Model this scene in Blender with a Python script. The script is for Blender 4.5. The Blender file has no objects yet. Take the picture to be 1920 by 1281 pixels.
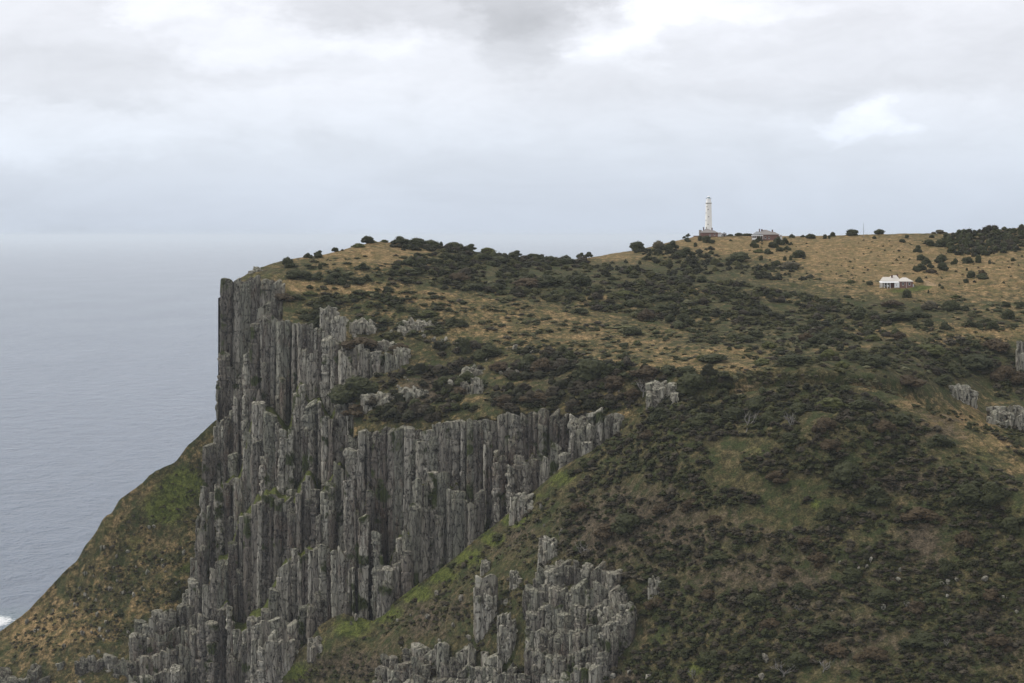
import bpy, math, random
import numpy as np
rng = np.random.default_rng(7)
random.seed(7)
F, HZ, CX, H = 3733.0, 441.0, 960.0, 280.0      # focal length in photo pixels, horizon row, centre column, eye height above the sea
scene = bpy.context.scene
COL = scene.collection

# ------------------------------------------------------------------ maths
def P(px, py, Y):
    return np.stack([(np.asarray(px) - CX) * Y / F, np.asarray(Y) + 0 * np.asarray(px), H - (np.asarray(py) - HZ) * Y / F], -1)

def _hash(ix, iy, iz, seed):
    h = (ix.astype(np.int64) * 374761393 + iy.astype(np.int64) * 668265263 + iz.astype(np.int64) * 2147483647 + seed * 1274126177) & 0xFFFFFFFF
    h = ((h ^ (h >> 13)) * 1274126177) & 0xFFFFFFFF
    h = ((h ^ (h >> 16)) * 2246822519) & 0xFFFFFFFF
    return ((h ^ (h >> 15)) & 0xFFFFFF) / float(0xFFFFFF)

def vnoise(p, seed=0):
    i = np.floor(p).astype(np.int64); f = p - i
    f = f * f * (3 - 2 * f); r = 0
    for dx in (0, 1):
        for dy in (0, 1):
            for dz in (0, 1):
                w = (f[..., 0] if dx else 1 - f[..., 0]) * (f[..., 1] if dy else 1 - f[..., 1]) * (f[..., 2] if dz else 1 - f[..., 2])
                r = r + w * _hash(i[..., 0] + dx, i[..., 1] + dy, i[..., 2] + dz, seed)
    return r * 2 - 1

def fbm(p, octaves=3, seed=0, gain=0.5):
    a, r = 1.0, 0
    for k in range(octaves):
        r = r + a * vnoise(p * (2.03 ** k), seed + k * 17); a *= gain
    return r

def line(pts):
    a = np.array(pts, float)
    return lambda px: (np.interp(px, a[:, 0], a[:, 1]), np.interp(px, a[:, 0], a[:, 2]))

def pchip(xk, yk, x):
    """Monotone cubic per column. xk, yk: (K, N); x: (R, N)."""
    h = np.diff(xk, axis=0); h = np.maximum(h, 1e-6); d = np.diff(yk, axis=0) / h
    K = xk.shape[0]; m = np.zeros_like(yk)
    for k in range(1, K - 1):
        s = d[k - 1] * d[k] > 0
        w1 = 2 * h[k] + h[k - 1]; w2 = h[k] + 2 * h[k - 1]
        with np.errstate(divide='ignore', invalid='ignore'):
            mm = (w1 + w2) / (w1 / d[k - 1] + w2 / d[k])
        m[k] = np.where(s, mm, 0)
    m[0] = d[0]; m[-1] = d[-1]
    out = np.zeros_like(x)
    for k in range(K - 1):
        t = np.clip((x - xk[k]) / h[k], 0, 1)
        v = (2 * t**3 - 3 * t**2 + 1) * yk[k] + (t**3 - 2 * t**2 + t) * h[k] * m[k] + (-2 * t**3 + 3 * t**2) * yk[k + 1] + (t**3 - t**2) * h[k] * m[k + 1]
        out = np.where(x >= xk[k], v, out)
    return out

def smooth1(px, a, w=9):
    n = len(a); k = np.hanning(w + 2)[1:-1]; k /= k.sum()
    return np.convolve(np.pad(a, w // 2, mode='edge'), k, 'valid')[:n]

# ------------------------------------------------------------------ mesh helpers
def make_mesh(name, verts, faces, mat=None, attrs=None, smooth=False):
    """faces: list of arrays (n,3)/(n,4)."""
    me = bpy.data.meshes.new(name)
    verts = np.asarray(verts, np.float32)
    faces = [np.asarray(f, np.int32) for f in faces if len(f)]
    nl = sum(f.size for f in faces); nf = sum(len(f) for f in faces)
    me.vertices.add(len(verts)); me.vertices.foreach_set('co', verts.ravel())
    me.loops.add(nl); me.polygons.add(nf)
    me.loops.foreach_set('vertex_index', np.concatenate([f.ravel() for f in faces]))
    tot = np.concatenate([np.full(len(f), f.shape[1], np.int32) for f in faces])
    me.polygons.foreach_set('loop_start', np.concatenate([[0], np.cumsum(tot)[:-1]]).astype(np.int32))
    me.polygons.foreach_set('loop_total', tot)
    me.polygons.foreach_set('use_smooth', np.full(nf, smooth))
    for k, v in (attrs or {}).items():
        at = me.attributes.new(k, 'FLOAT', 'POINT'); at.data.foreach_set('value', np.asarray(v, np.float32).ravel())
    me.update(calc_edges=True)
    if mat: me.materials.append(mat)
    return me

def obj(name, me, parent=None, loc=None, **props):
    o = bpy.data.objects.new(name, me); COL.objects.link(o)
    if parent: o.parent = parent
    if loc is not None: o.location = loc
    for k, v in props.items(): o[k] = v
    return o

# ------------------------------------------------------------------ node helpers
def new_mat(name, rough=0.9, spec=0.2):
    m = bpy.data.materials.new(name); m.use_nodes = True
    nt = m.node_tree; b = nt.nodes['Principled BSDF']
    b.inputs['Roughness'].default_value = rough
    b.inputs['Specular IOR Level'].default_value = spec
    return m, nt, b

class N:
    def __init__(s, nt): s.nt = nt
    def n(s, t, **k):
        nd = s.nt.nodes.new(t)
        for a, v in k.items(): setattr(nd, a, v)
        return nd
    def link(s, a, b): s.nt.links.new(a, b)
    def val(s, sock, v):
        if isinstance(v, (int, float)): sock.default_value = v
        elif isinstance(v, tuple): sock.default_value = v if len(v) == len(sock.default_value) else (*v, 1)
        else: s.link(v, sock)
    def math(s, op, a, b=0.0, c=None, clamp=False):
        nd = s.n('ShaderNodeMath', operation=op, use_clamp=clamp)
        s.val(nd.inputs[0], a); s.val(nd.inputs[1], b)
        if c is not None: s.val(nd.inputs[2], c)
        return nd.outputs[0]
    def mix(s, f, a, b, mode='MIX'):
        nd = s.n('ShaderNodeMix', data_type='RGBA', blend_type=mode)
        s.val(nd.inputs[0], f); s.val(nd.inputs[6], a); s.val(nd.inputs[7], b)
        return nd.outputs[2]
    def noise(s, vec, scale, detail=3, rough=0.55, dist=0.0):
        nd = s.n('ShaderNodeTexNoise'); s.val(nd.inputs['Scale'], scale)
        nd.inputs['Detail'].default_value = detail; nd.inputs['Roughness'].default_value = rough; nd.inputs['Distortion'].default_value = dist
        if vec is not None: s.link(vec, nd.inputs['Vector'])
        return nd.outputs['Fac']
    def mapping(s, vec, scale=(1, 1, 1), loc=(0, 0, 0), rot=(0, 0, 0)):
        nd = s.n('ShaderNodeMapping'); nd.inputs['Scale'].default_value = scale; nd.inputs['Location'].default_value = loc; nd.inputs['Rotation'].default_value = rot
        s.link(vec, nd.inputs['Vector']); return nd.outputs[0]
    def ss(s, v, a, b):
        nd = s.n('ShaderNodeMapRange', interpolation_type='SMOOTHSTEP')
        s.val(nd.inputs[0], v); nd.inputs[1].default_value = a; nd.inputs[2].default_value = b
        return nd.outputs[0]
    def attr(s, name):
        return s.n('ShaderNodeAttribute', attribute_name=name).outputs['Fac']
    def bump(s, h, strength, dist, normal=None):
        nd = s.n('ShaderNodeBump'); nd.inputs['Strength'].default_value = strength; nd.inputs['Distance'].default_value = dist
        s.link(h, nd.inputs['Height'])
        if normal is not None: s.link(normal, nd.inputs['Normal'])
        return nd.outputs[0]

def plain(name, col, rough=0.8, spec=0.3, var=0.12, scale=1.5, bump=0.0):
    m, nt, b = new_mat(name, rough, spec); k = N(nt)
    g = k.n('ShaderNodeNewGeometry')
    nz = k.noise(g.outputs['Position'], scale, 4)
    k.link(k.mix(nz, tuple(c * (1 - var) for c in col), tuple(min(1, c * (1 + var)) for c in col)), b.inputs['Base Color'])
    return m

# ------------------------------------------------------------------ materials
def ground_material():
    m, nt, b = new_mat('turf', 0.95, 0.1); k = N(nt)
    pos = k.n('ShaderNodeNewGeometry').outputs['Position']
    n60 = k.noise(pos, 0.018, 4, .6); n12 = k.noise(pos, 0.09, 4, .6); n3 = k.noise(pos, 0.38, 4, .65); n1 = k.noise(pos, 1.4, 3, .7)
    nb = k.noise(k.mapping(pos, (1, 1, 1), (50, 20, 7)), 0.16, 5, .65)
    tan = k.attr('tan'); green = k.attr('green'); rock = k.attr('rock'); brown = k.attr('brown'); path = k.attr('path')
    mixn = k.math('ADD', k.math('MULTIPLY', n12, .5), k.math('MULTIPLY', n3, .5))
    tanf = k.ss(k.math('ADD', k.math('ADD', tan, k.math('MULTIPLY', k.math('SUBTRACT', n12, .5), 1.5)), k.math('MULTIPLY', k.math('SUBTRACT', n3, .5), 1.3)), .2, .95)
    olive = k.mix(k.ss(n3, .3, .7), (.032, .030, .014), (.110, .092, .042))
    olive = k.mix(k.ss(nb, .42, .62), olive, (.040, .048, .018))
    straw = k.mix(k.ss(n3, .28, .72), (.108, .074, .032), (.350, .238, .116))
    straw = k.mix(k.math('MULTIPLY', k.ss(nb, .42, .58), .75), straw, (.105, .090, .036))
    c = k.mix(tanf, olive, straw)
    br = k.mix(k.ss(n3, .3, .7), (.027, .023, .015), (.118, .092, .060))
    bf = k.ss(k.math('ADD', brown, k.math('MULTIPLY', k.math('SUBTRACT', mixn, .5), 2.2)), .3, .9)
    c = k.mix(bf, c, br)
    gr = k.mix(k.ss(n3, .3, .7), (.038, .050, .012), (.110, .122, .030))
    gf = k.ss(k.math('ADD', green, k.math('MULTIPLY', k.math('SUBTRACT', mixn, .5), 1.6)), .35, .85)
    c = k.mix(gf, c, gr)
    rk = k.mix(n3, (.050, .044, .036), (.16, .145, .12))
    rf = k.ss(k.math('ADD', rock, k.math('MULTIPLY', k.math('SUBTRACT', mixn, .5), 1.6)), .4, .75)
    c = k.mix(rf, c, rk)
    c = k.mix(path, c, k.mix(n3, (.24, .17, .10), (.34, .25, .15)))
    f = k.math('ADD', .45, k.math('MULTIPLY', k.ss(n1, .28, .72), 1.05))
    c = k.mix(1.0, c, k.n('ShaderNodeCombineColor').outputs[0], 'MULTIPLY')
    cc = nt.nodes[-1]
    comb = [x for x in nt.nodes if x.bl_idname == 'ShaderNodeCombineColor'][0]
    for i in range(3): k.link(f, comb.inputs[i])
    k.link(c, b.inputs['Base Color'])
    hgt = k.math('ADD', k.math('MULTIPLY', n3, 1.0), k.math('MULTIPLY', n1, .35))
    k.link(k.bump(hgt, .9, 1.1), b.inputs['Normal'])
    return m

def rock_material(name='dolerite', dark=1.0):
    m, nt, b = new_mat(name, 0.9, 0.25); k = N(nt)
    pos = k.n('ShaderNodeNewGeometry').outputs['Position']
    tint = k.attr('tint'); hi = k.attr('hi')
    v = k.mapping(pos, (1, 1, .22))
    n_l = k.noise(pos, .035, 3); n_m = k.noise(v, .35, 5, .65); n_s = k.noise(pos, 1.3, 4, .7); n_v = k.noise(k.mapping(pos, (1, 1, .10)), 1.1, 4, .6)
    base = k.mix(k.ss(tint, .05, .85), (.112, .097, .078), (.500, .462, .375))
    hue = k.math('FRACT', k.math('MULTIPLY', tint, 7.31))
    base = k.mix(k.math('MULTIPLY', k.ss(hue, .60, .95), .50), base, (.150, .118, .092))
    base = k.mix(k.math('MULTIPLY', k.math('SUBTRACT', 1.0, k.ss(hue, .05, .30)), .5), base, (.245, .25, .185))
    base = k.mix(k.math('MULTIPLY', k.ss(n_v, .35, .7), .55), base, (.070, .063, .056))
    rust = k.ss(k.math('ADD', k.math('MULTIPLY', n_l, .5), k.math('MULTIPLY', n_m, .6)), .56, .70)
    base = k.mix(k.math('MULTIPLY', rust, .7), base, (.125, .078, .055))
    lich = k.ss(k.math('ADD', k.math('ADD', n_s, k.math('MULTIPLY', hi, .14)), k.math('MULTIPLY', n_m, .35)), .70, .92)
    base = k.mix(k.math('MULTIPLY', lich, .7), base, (.30, .295, .21))
    pits = k.ss(k.noise(k.mapping(pos, (1, 1, .55), (9, 3, 4)), .75, 5, .75), .55, .63)
    base = k.mix(k.math('MULTIPLY', pits, .9), base, (.026, .022, .020))
    moss = k.ss(k.math('ADD', k.noise(pos, .10, 4), k.math('MULTIPLY', k.attr('moss'), .4)), .66, .76)
    base = k.mix(moss, base, (.052, .062, .018))
    crk = k.n('ShaderNodeTexVoronoi', feature='DISTANCE_TO_EDGE'); crk.inputs['Scale'].default_value = .45
    k.link(k.mapping(k.n('ShaderNodeVectorMath', operation='ADD').outputs[0], (.9, .9, .22)), crk.inputs['Vector'])
    va = [x for x in nt.nodes if x.bl_idname == 'ShaderNodeVectorMath'][-1]; k.link(pos, va.inputs[0]); nn = k.n('ShaderNodeTexNoise'); nn.inputs['Scale'].default_value = .8; k.link(pos, nn.inputs['Vector']); k.link(nn.outputs['Color'], va.inputs[1])
    base = k.mix(k.math('MULTIPLY', k.math('SUBTRACT', 1.0, k.ss(crk.outputs['Distance'], 0, .04)), .38), base, (.028, .024, .021))
    if dark != 1.0: base = k.mix(1.0, base, (dark, dark, dark), 'MULTIPLY')
    k.link(base, b.inputs['Base Color'])
    h = k.math('ADD', k.math('MULTIPLY', n_m, .9), k.math('ADD', k.math('MULTIPLY', n_s, .55), k.math('MULTIPLY', pits, -.5)))
    h = k.math('ADD', h, k.math('MULTIPLY', k.ss(crk.outputs['Distance'], 0, .09), .7))
    k.link(k.bump(h, 1.0, 1.1), b.inputs['Normal'])
    return m

def leaf_material(name, lo, hi):
    m, nt, b = new_mat(name, 0.75, 0.15); k = N(nt)
    pos = k.n('ShaderNodeNewGeometry').outputs['Position']
    n = k.ss(k.noise(pos, 1.1, 4, .75), .25, .75); oi = k.n('ShaderNodeObjectInfo').outputs['Random']; t = k.attr('tint')
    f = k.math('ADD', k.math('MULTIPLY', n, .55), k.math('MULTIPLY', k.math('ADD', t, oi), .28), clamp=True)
    k.link(k.mix(f, lo, hi), b.inputs['Base Color'])
    return m

def scrub_material():
    m, nt, b = new_mat('scrub_leaves', 0.8, 0.15); k = N(nt)
    pos = k.n('ShaderNodeNewGeometry').outputs['Position']
    n = k.noise(pos, .5, 4, .7); t = k.attr('tint'); kd = k.attr('kindmix')
    r = k.n('ShaderNodeValToRGB'); e = r.color_ramp; e.interpolation = 'CONSTANT'
    cols = [(0, (.026, .026, .011)), (.30, (.038, .042, .014)), (.5, (.058, .057, .020)), (.66, (.040, .033, .020)), (.80, (.068, .057, .037)), (.92, (.130, .126, .066))]
    e.elements[0].position, e.elements[0].color = 0, (*cols[0][1], 1); e.elements[1].position, e.elements[1].color = cols[1][0], (*cols[1][1], 1)
    for p_, c_ in cols[2:]:
        q = e.elements.new(p_); q.color = (*c_, 1)
    k.link(kd, r.inputs[0])
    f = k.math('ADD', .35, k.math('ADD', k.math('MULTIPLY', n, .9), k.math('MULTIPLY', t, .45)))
    comb = k.n('ShaderNodeCombineColor')
    for i in range(3): k.link(f, comb.inputs[i])
    k.link(k.mix(1.0, r.outputs[0], comb.outputs[0], 'MULTIPLY'), b.inputs['Base Color'])
    return m

M = {}
M['turf'] = ground_material(); M['rock'] = rock_material()
M['leaf_dark'] = leaf_material('leaves_dark', (0.021, 0.024, 0.009), (0.055, 0.058, 0.022))
M['leaf_olive'] = leaf_material('leaves_olive', (0.038, 0.042, 0.012), (0.095, 0.098, 0.029))
M['leaf_brown'] = leaf_material('leaves_brown', (0.032, 0.024, 0.013), (0.083, 0.058, 0.029))
M['leaf_grey'] = leaf_material('leaves_grey', (0.051, 0.044, 0.027), (0.117, 0.100, 0.060))
M['leaf_pale'] = leaf_material('leaves_pale', (0.080, 0.080, 0.032), (0.196, 0.190, 0.083))
M['scrub'] = scrub_material()
M['bark'] = plain('bark', (.10, .085, .07), .9, .1, .3)
M['deadwood'] = plain('deadwood', (.20, .185, .165), .9, .1, .25)
M['white'] = plain('white_paint', (.86, .86, .84), .6, .3, .03)
M['cream'] = plain('cream_paint', (.90, .89, .84), .6, .3, .05, .3)
M['brick'] = plain('brick', (.21, .125, .105), .9, .1, .25, 1.0)
M['dkbrick'] = plain('dark_brick', (.12, .065, .052), .9, .1, .2, 1.0)
M['slate'] = plain('grey_roof', (.24, .22, .205), .7, .3, .10, .8)
M['tin'] = plain('pale_roof', (.56, .52, .46), .6, .3, .07, .8)
M['galmet'] = plain('gallery_paint', (.42, .42, .38), .6, .3, .05)
M['dark'] = plain('window_dark', (.03, .032, .035), .2, .5, .1)
M['stone'] = plain('stone_grey', (.28, .26, .23), .9, .1, .15)
M['metal'] = plain('metal_grey', (.22, .23, .24), .5, .4, .05)
m_, nt_, b_ = new_mat('lantern_glass', 0.1, .5); b_.inputs['Base Color'].default_value = (.22, .34, .38, 1); M['glass'] = m_

# ------------------------------------------------------------------ paint masks (where each ground cover grows), in photo pixels
TAN = [(1480,560,60,6,.7),(1400,660,90,8,.5),(1600,655,60,6,.5),(1780,645,80,7,.5),(1130,560,40,4,.5),(1330,600,60,5,.5),(1560,600,50,5,.5),(1700,756,40,9,.55),(1780,790,50,12,.6),(1850,832,50,16,.6),(1905,870,30,18,.6),(1820,790,70,30,.35),(1640,728,50,7,.4),(1050,520,300,32,-.45),(1480,580,230,36,-.4),(1720,680,240,40,-.5),(1350,500,120,20,-.2),(1680,585,80,16,-.3),(1750,505,270,60,.75),(1500,462,170,28,.7),(690,478,110,26,.8),(660,540,120,14,.8),(560,535,60,8,.6),(980,600,200,34,.28),(1180,650,170,30,.28),
       (1850,625,110,14,.7),(1370,690,120,16,.5),(1150,480,90,12,.6),(1310,455,70,12,.7),(60,1170,130,45,.45),(1640,620,80,12,.5),(1260,540,30,6,.8),(1190,530,15,5,.6),(1290,545,25,5,.9),
       (1740,800,60,40,.25),(1230,585,30,5,.6),(830,560,110,16,.4),(1250,690,60,14,.3)]
GREEN = [(345,900,48,34,1.1),(305,955,55,32,.9),(240,1020,50,30,.45),(120,1150,90,35,.35),(355,1070,22,14,.9),(540,1265,40,20,.55),(600,1212,36,20,.6),(660,1180,40,20,1.1),(720,1150,40,18,1.1),(780,1112,38,18,1.1),(830,1078,34,16,1.1),(880,1045,34,16,1.1),(925,1008,28,15,1.1),(965,975,28,14,1.1),(1010,930,28,14,.6),(1060,892,28,13,.5),(1110,860,28,12,.4),(1040,905,40,16,.6),(560,1255,60,25,.5),
         (500,1120,25,14,.7),(385,1210,14,60,.9),(1240,830,60,25,.5),(1150,905,50,20,.35),(1530,940,14,16,.9),(1340,1030,60,18,.55),(1300,1245,50,18,.8),(1600,1140,60,30,.4),
         (1415,840,50,22,.4),(1640,880,35,18,.5),(1850,850,70,22,.45),(1730,540,22,6,1.0),(1690,546,34,5,.9),(1425,715,10,14,.7),(1070,650,40,12,.35),(480,520,50,10,.5),(830,770,60,12,.3),
         (700,570,120,16,.35),(1900,960,60,20,.5),(1370,905,40,22,.4),(1240,1190,30,22,.5),(1080,1240,30,30,.4)]
BROWN = [(800,735,60,30,.7),(1050,720,70,30,.6),(860,720,90,30,.4),(300,1010,110,60,.25),(640,1250,130,30,.6),(800,1150,80,50,.45),(1100,1000,60,60,.5),(1280,1000,120,60,.35),(1450,1090,150,60,.5),
         (1700,900,50,18,.9),(1730,1020,50,40,.7),(1600,1200,100,50,.5),(1850,1200,80,60,.5),(1760,800,60,30,.4),(960,1010,50,30,.4),(120,1240,140,25,.3),(1180,1270,60,20,.6),(560,1150,20,20,.2),(1200,960,90,80,.35)]
PATH = [(1385,735,14,3,.9),(1405,729,12,3.5,.9),(1420,722,9,4,.6),(1745,535,14,3.5,1.0),(1738,530,6,2.5,.9),(1757,577,12,2.5,.8)]
def paint(lst, px, py, base=0.0):
    r = np.full(np.shape(px), base, float)
    for cx, cy, rx, ry, w in lst: r += w * np.exp(-((px - cx) / rx) ** 2 - ((py - cy) / ry) ** 2)
    return r

# ------------------------------------------------------------------ terrain sheets
class Sheet:
    def __init__(s, px0, px1, dpx, nrow, lines, zones=(), seed=0, rockfn=None, tanbase=.3, relief=1.0, brownbase=0.0):
        s.px0, s.dpx = px0, dpx
        px = np.arange(px0, px1 + .1, dpx); s.px = px; n = len(px)
        yk, Yk = [], []
        for L in lines:
            y, Y = line(L)(px); yk.append(smooth1(px, y)); Yk.append(smooth1(px, Y))
        yk = np.array(yk); Yk = np.array(Yk)
        for k in range(1, len(yk)): yk[k] = np.maximum(yk[k], yk[k - 1] + 1.5)
        s.ytop, s.ybot = yk[0], yk[-1]
        t = np.linspace(0, 1, nrow)[:, None]
        py = s.ytop + (s.ybot - s.ytop) * t
        Y = 1.0 / pchip(yk, 1.0 / Yk, py)
        PX = np.broadcast_to(px, py.shape)
        rock = np.zeros_like(py); ledge = np.zeros_like(py)
        for z in zones:
            Yz, mask = z.depth(PX, py)
            Y = np.where(mask > 0, Yz, Y); rock = np.maximum(rock, mask * z.wall); ledge = np.maximum(ledge, mask * (z.wall < .5))
        pts = P(PX, py, Y)
        q = pts
        amp = np.where(rock > 0, .5, 1.0) * relief
        dz = amp * (1.6 * fbm(q / 45.0, 2, seed) + .55 * fbm(q / 9.0, 3, seed + 5) + .34 * fbm(q / 2.4, 2, seed + 9))
        fade = np.clip((t - 0) / .02, .35, 1)
        pts = pts.copy(); pts[..., 2] += dz * fade
        s.P = pts; s.rock = rock; s.ledge = ledge; s.nrow = nrow; s.PY = py; s.PXg = PX; s.tanbase = tanbase; s.brownbase = brownbase
    def ground(s, px, py):
        """3-D point of this sheet under photo pixel(s); nan outside."""
        px = np.atleast_1d(np.asarray(px, float)); py = np.atleast_1d(np.asarray(py, float))
        i = (px - s.px0) / s.dpx; ok = (i >= 0) & (i < len(s.px) - 1.001); i = np.clip(i, 0, len(s.px) - 1.001)
        i0 = i.astype(int); fi = i - i0
        yt = s.ytop[i0] * (1 - fi) + s.ytop[i0 + 1] * fi; yb = s.ybot[i0] * (1 - fi) + s.ybot[i0 + 1] * fi
        r = (py - yt) / (yb - yt) * (s.nrow - 1); ok &= (r >= 0) & (r < s.nrow - 1.001); r = np.clip(r, 0, s.nrow - 1.001)
        r0 = r.astype(int); fr = r - r0
        fi = fi[:, None]; fr = fr[:, None]
        g = (s.P[r0, i0] * (1 - fi) + s.P[r0, i0 + 1] * fi) * (1 - fr) + (s.P[r0 + 1, i0] * (1 - fi) + s.P[r0 + 1, i0 + 1] * fi) * fr
        g = g.copy(); g[~ok] = np.nan
        return g
    def build(s, name, **props):
        R, C = s.P.shape[:2]
        idx = np.arange(R * C).reshape(R, C)
        f = np.stack([idx[:-1, :-1], idx[1:, :-1], idx[1:, 1:], idx[:-1, 1:]], -1).reshape(-1, 4)
        at = dict(tan=paint(TAN, s.PXg, s.PY, s.tanbase), green=paint(GREEN, s.PXg, s.PY) + .8 * s.ledge, brown=paint(BROWN, s.PXg, s.PY, s.brownbase), rock=s.rock, path=np.clip(paint(PATH, s.PXg, s.PY) * 1.6 - .5, 0, 1))
        return obj(name, make_mesh(name, s.P.reshape(-1, 3), [f], M['turf'], at, True), kind='structure', **props)

class Zone:
    """A rock face between a top and a bottom line, stepped in tiers with narrow grassy benches."""
    def __init__(s, top, bot, tiers, seed, bench=.22, back=2.5, wob=.35):
        s.top, s.bot, s.nt, s.seed, s.bench, s.back, s.wob = (lambda px, L=line(top): (L(px)[0] + s.wav(px), L(px)[1])), line(bot), tiers, seed, bench, back, wob
        s.x0, s.x1 = top[0][0], top[-1][0]
    def wav(s, px):
        q = np.stack([np.asarray(px, float) / 17.0, np.zeros(np.shape(px)), np.zeros(np.shape(px))], -1)
        return 7.0 * fbm(q, 2, s.seed + 3)
    def t_edge(s, px, k):
        px = np.asarray(px, float)
        if k <= 0: return np.zeros_like(px)
        if k >= s.nt: return np.ones_like(px)
        q = np.stack([px / 38.0, np.full_like(px, k * 7.3), np.zeros_like(px)], -1)
        return (k + s.wob * (fbm(q, 2, s.seed) * 1.1 + .35 * vnoise(q * 3.3, s.seed + 1))) / s.nt
    def at(s, px, t):
        yt, Yt = s.top(px); yb, Yb = s.bot(px)
        return yt + (yb - yt) * t, Yt + (Yb - Yt) * t
    def tierY(s, px, k):
        """depth of the wall of tier k"""
        t = s.t_edge(px, k); _, Y = s.at(px, t); return Y
    def depth(s, px, py):
        yt, Yt = s.top(px); yb, Yb = s.bot(px)
        t = (py - yt) / np.maximum(yb - yt, 1)
        mask = ((t >= 0) & (t <= 1) & (px >= s.x0) & (px <= s.x1)).astype(float)
        Y = np.full(px.shape, 0.0)
        for k in range(s.nt):
            a, b = s.t_edge(px, k), s.t_edge(px, k + 1)
            Yk = s.tierY(px, k); Yn = s.tierY(px, k + 1) if k < s.nt - 1 else Yk
            u = (t - a) / np.maximum(b - a, 1e-4)
            r = np.clip((u - (1 - s.bench)) / s.bench, 0, 1)
            Y = np.where((u >= 0) & (u <= 1), Yk + s.back + (Yn - Yk) * r, Y)
        mask *= (Y > 0)
        tt = t * s.nt; s.wall = np.ones_like(t)
        for k in range(s.nt):
            a, b = s.t_edge(px, k), s.t_edge(px, k + 1); u = (t - a) / np.maximum(b - a, 1e-4)
            s.wall = np.where((u > 1 - s.bench * 1.3) & (u <= 1) & (k < s.nt - 1), .15, s.wall)
        return Y, mask

ZTOP = [(352,1120,1042),(362,1060,1046),(372,965,1052),(385,885,1062),(398,806,1072),(435,768,1070),(455,702,1067),(475,622,1064),(485,602,1062),(500,594,1060),(560,607,1045),(600,624,1036),(640,650,1024),(662,690,1014)]
ZBOT = [(352,1230,1012),(400,1300,985),(480,1300,962),(560,1235,950),(600,1178,945),(640,1156,938),(662,1158,932)]
zB1 = Zone([(410,538,1092),(424,530,1092),(470,527,1090),(530,532,1084)], [(410,800,1082),(450,790,1078),(480,780,1074),(530,700,1070)], 2, 3, .1)
zMain = Zone(ZTOP, ZBOT, 4, 11, .12, 4.0, .30)
zLow = Zone([(648,818,974),(700,811,964),(760,806,955),(830,797,947),(930,786,936),(955,776,934),(1060,777,922),(1162,777,908)],
            [(648,1155,938),(700,1166,932),(740,1130,928),(860,1042,920),(950,968,916),(1050,880,908),(1162,826,902)], 2, 23, .06, 4.0, .7)
zMid = Zone([(640,652,1024),(700,664,1014),(750,668,1008)], [(640,760,1000),(700,706,1004),(750,694,1002)], 1, 31, .1, 1.5)

SKY = [(380,575,1094),(405,566,1092),(425,545,1096),(440,528,1106),(480,505,1122),(530,490,1140),(600,479,1160),(650,466,1176),(700,452,1200),(760,456,1216),(830,462,1230),(880,470,1242),(960,482,1262),(1060,487,1290),(1110,481,1310),(1200,469,1350),(1260,453,1380),(1310,444,1400),(1400,442,1405),(1500,443,1402),(1600,440,1392),(1700,438,1382),(1780,437,1376),(1820,434,1368),(1870,429,1355),(1920,427,1345),(2060,425,1330)]
SKYB = [(a, b + 60, c + 130) for a, b, c in SKY]
# the skyline itself is the top row; the land behind it falls away on a separate sheet
M1 = [(380,580,1093),(405,572,1092),(425,550,1091),(500,520,1106),(600,508,1112),(700,498,1124),(800,508,1132),(900,518,1142),(1000,524,1152),(1100,524,1164),(1200,522,1176),(1330,518,1196),(1500,528,1186),(1683,541,1152),(1800,545,1146),(1920,542,1150),(2060,540,1155)]
M2 = [(380,600,1092),(420,560,1089),(500,575,1072),(600,585,1066),(700,588,1064),(800,594,1060),(1000,602,1052),(1200,610,1052),(1400,612,1052),(1600,616,1046),(1750,620,1042),(1920,612,1052),(2060,612,1052)]
UL = [(380,640,1090),(440,620,1088),(500,600,1062),(600,628,1038),(650,652,1026),(700,672,1018),(800,692,1004),(900,702,990),(1000,700,974),(1100,694,958),(1250,700,928),(1350,712,908),(1450,703,912),(1550,706,905),(1650,716,908),(1750,735,935),(1850,760,962),(1920,762,968),(2060,762,970)]
WL = [(380,1000,1062),(500,760,1025),(650,812,978),(700,808,968),(830,794,950),(930,783,939),(1160,774,912),(1250,790,900),(1400,820,902),(1600,820,905),(1750,805,915),(1850,835,915),(1920,870,905),(2060,900,900)]
BL = [(380,1200,1020),(480,1300,966),(560,1240,950),(650,1165,936),(700,1172,931),(860,1050,919),(950,975,914),(1050,885,906),(1160,832,899),(1300,900,885),(1600,1000,890),(1920,1000,895),(2060,1010,890)]
BOT = [(380,1360,1000),(560,1360,935),(700,1350,915),(1000,1350,880),(1300,1350,870),(2060,1350,870)]
head = Sheet(409, 2050, 2.5, 560, [SKY, M1, M2, UL, WL, BL, BOT], [zB1, zMain, zMid, zLow], 1)
# land behind the skyline
backs = Sheet(420, 2050, 12, 14, [[(a, b + 5, c + 8) for a, b, c in SKY], [(a, b + 14, c + 60) for a, b, c in SKY], [(a, b + 90, c + 160) for a, b, c in SKY]], (), 2, relief=.6)

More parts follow.
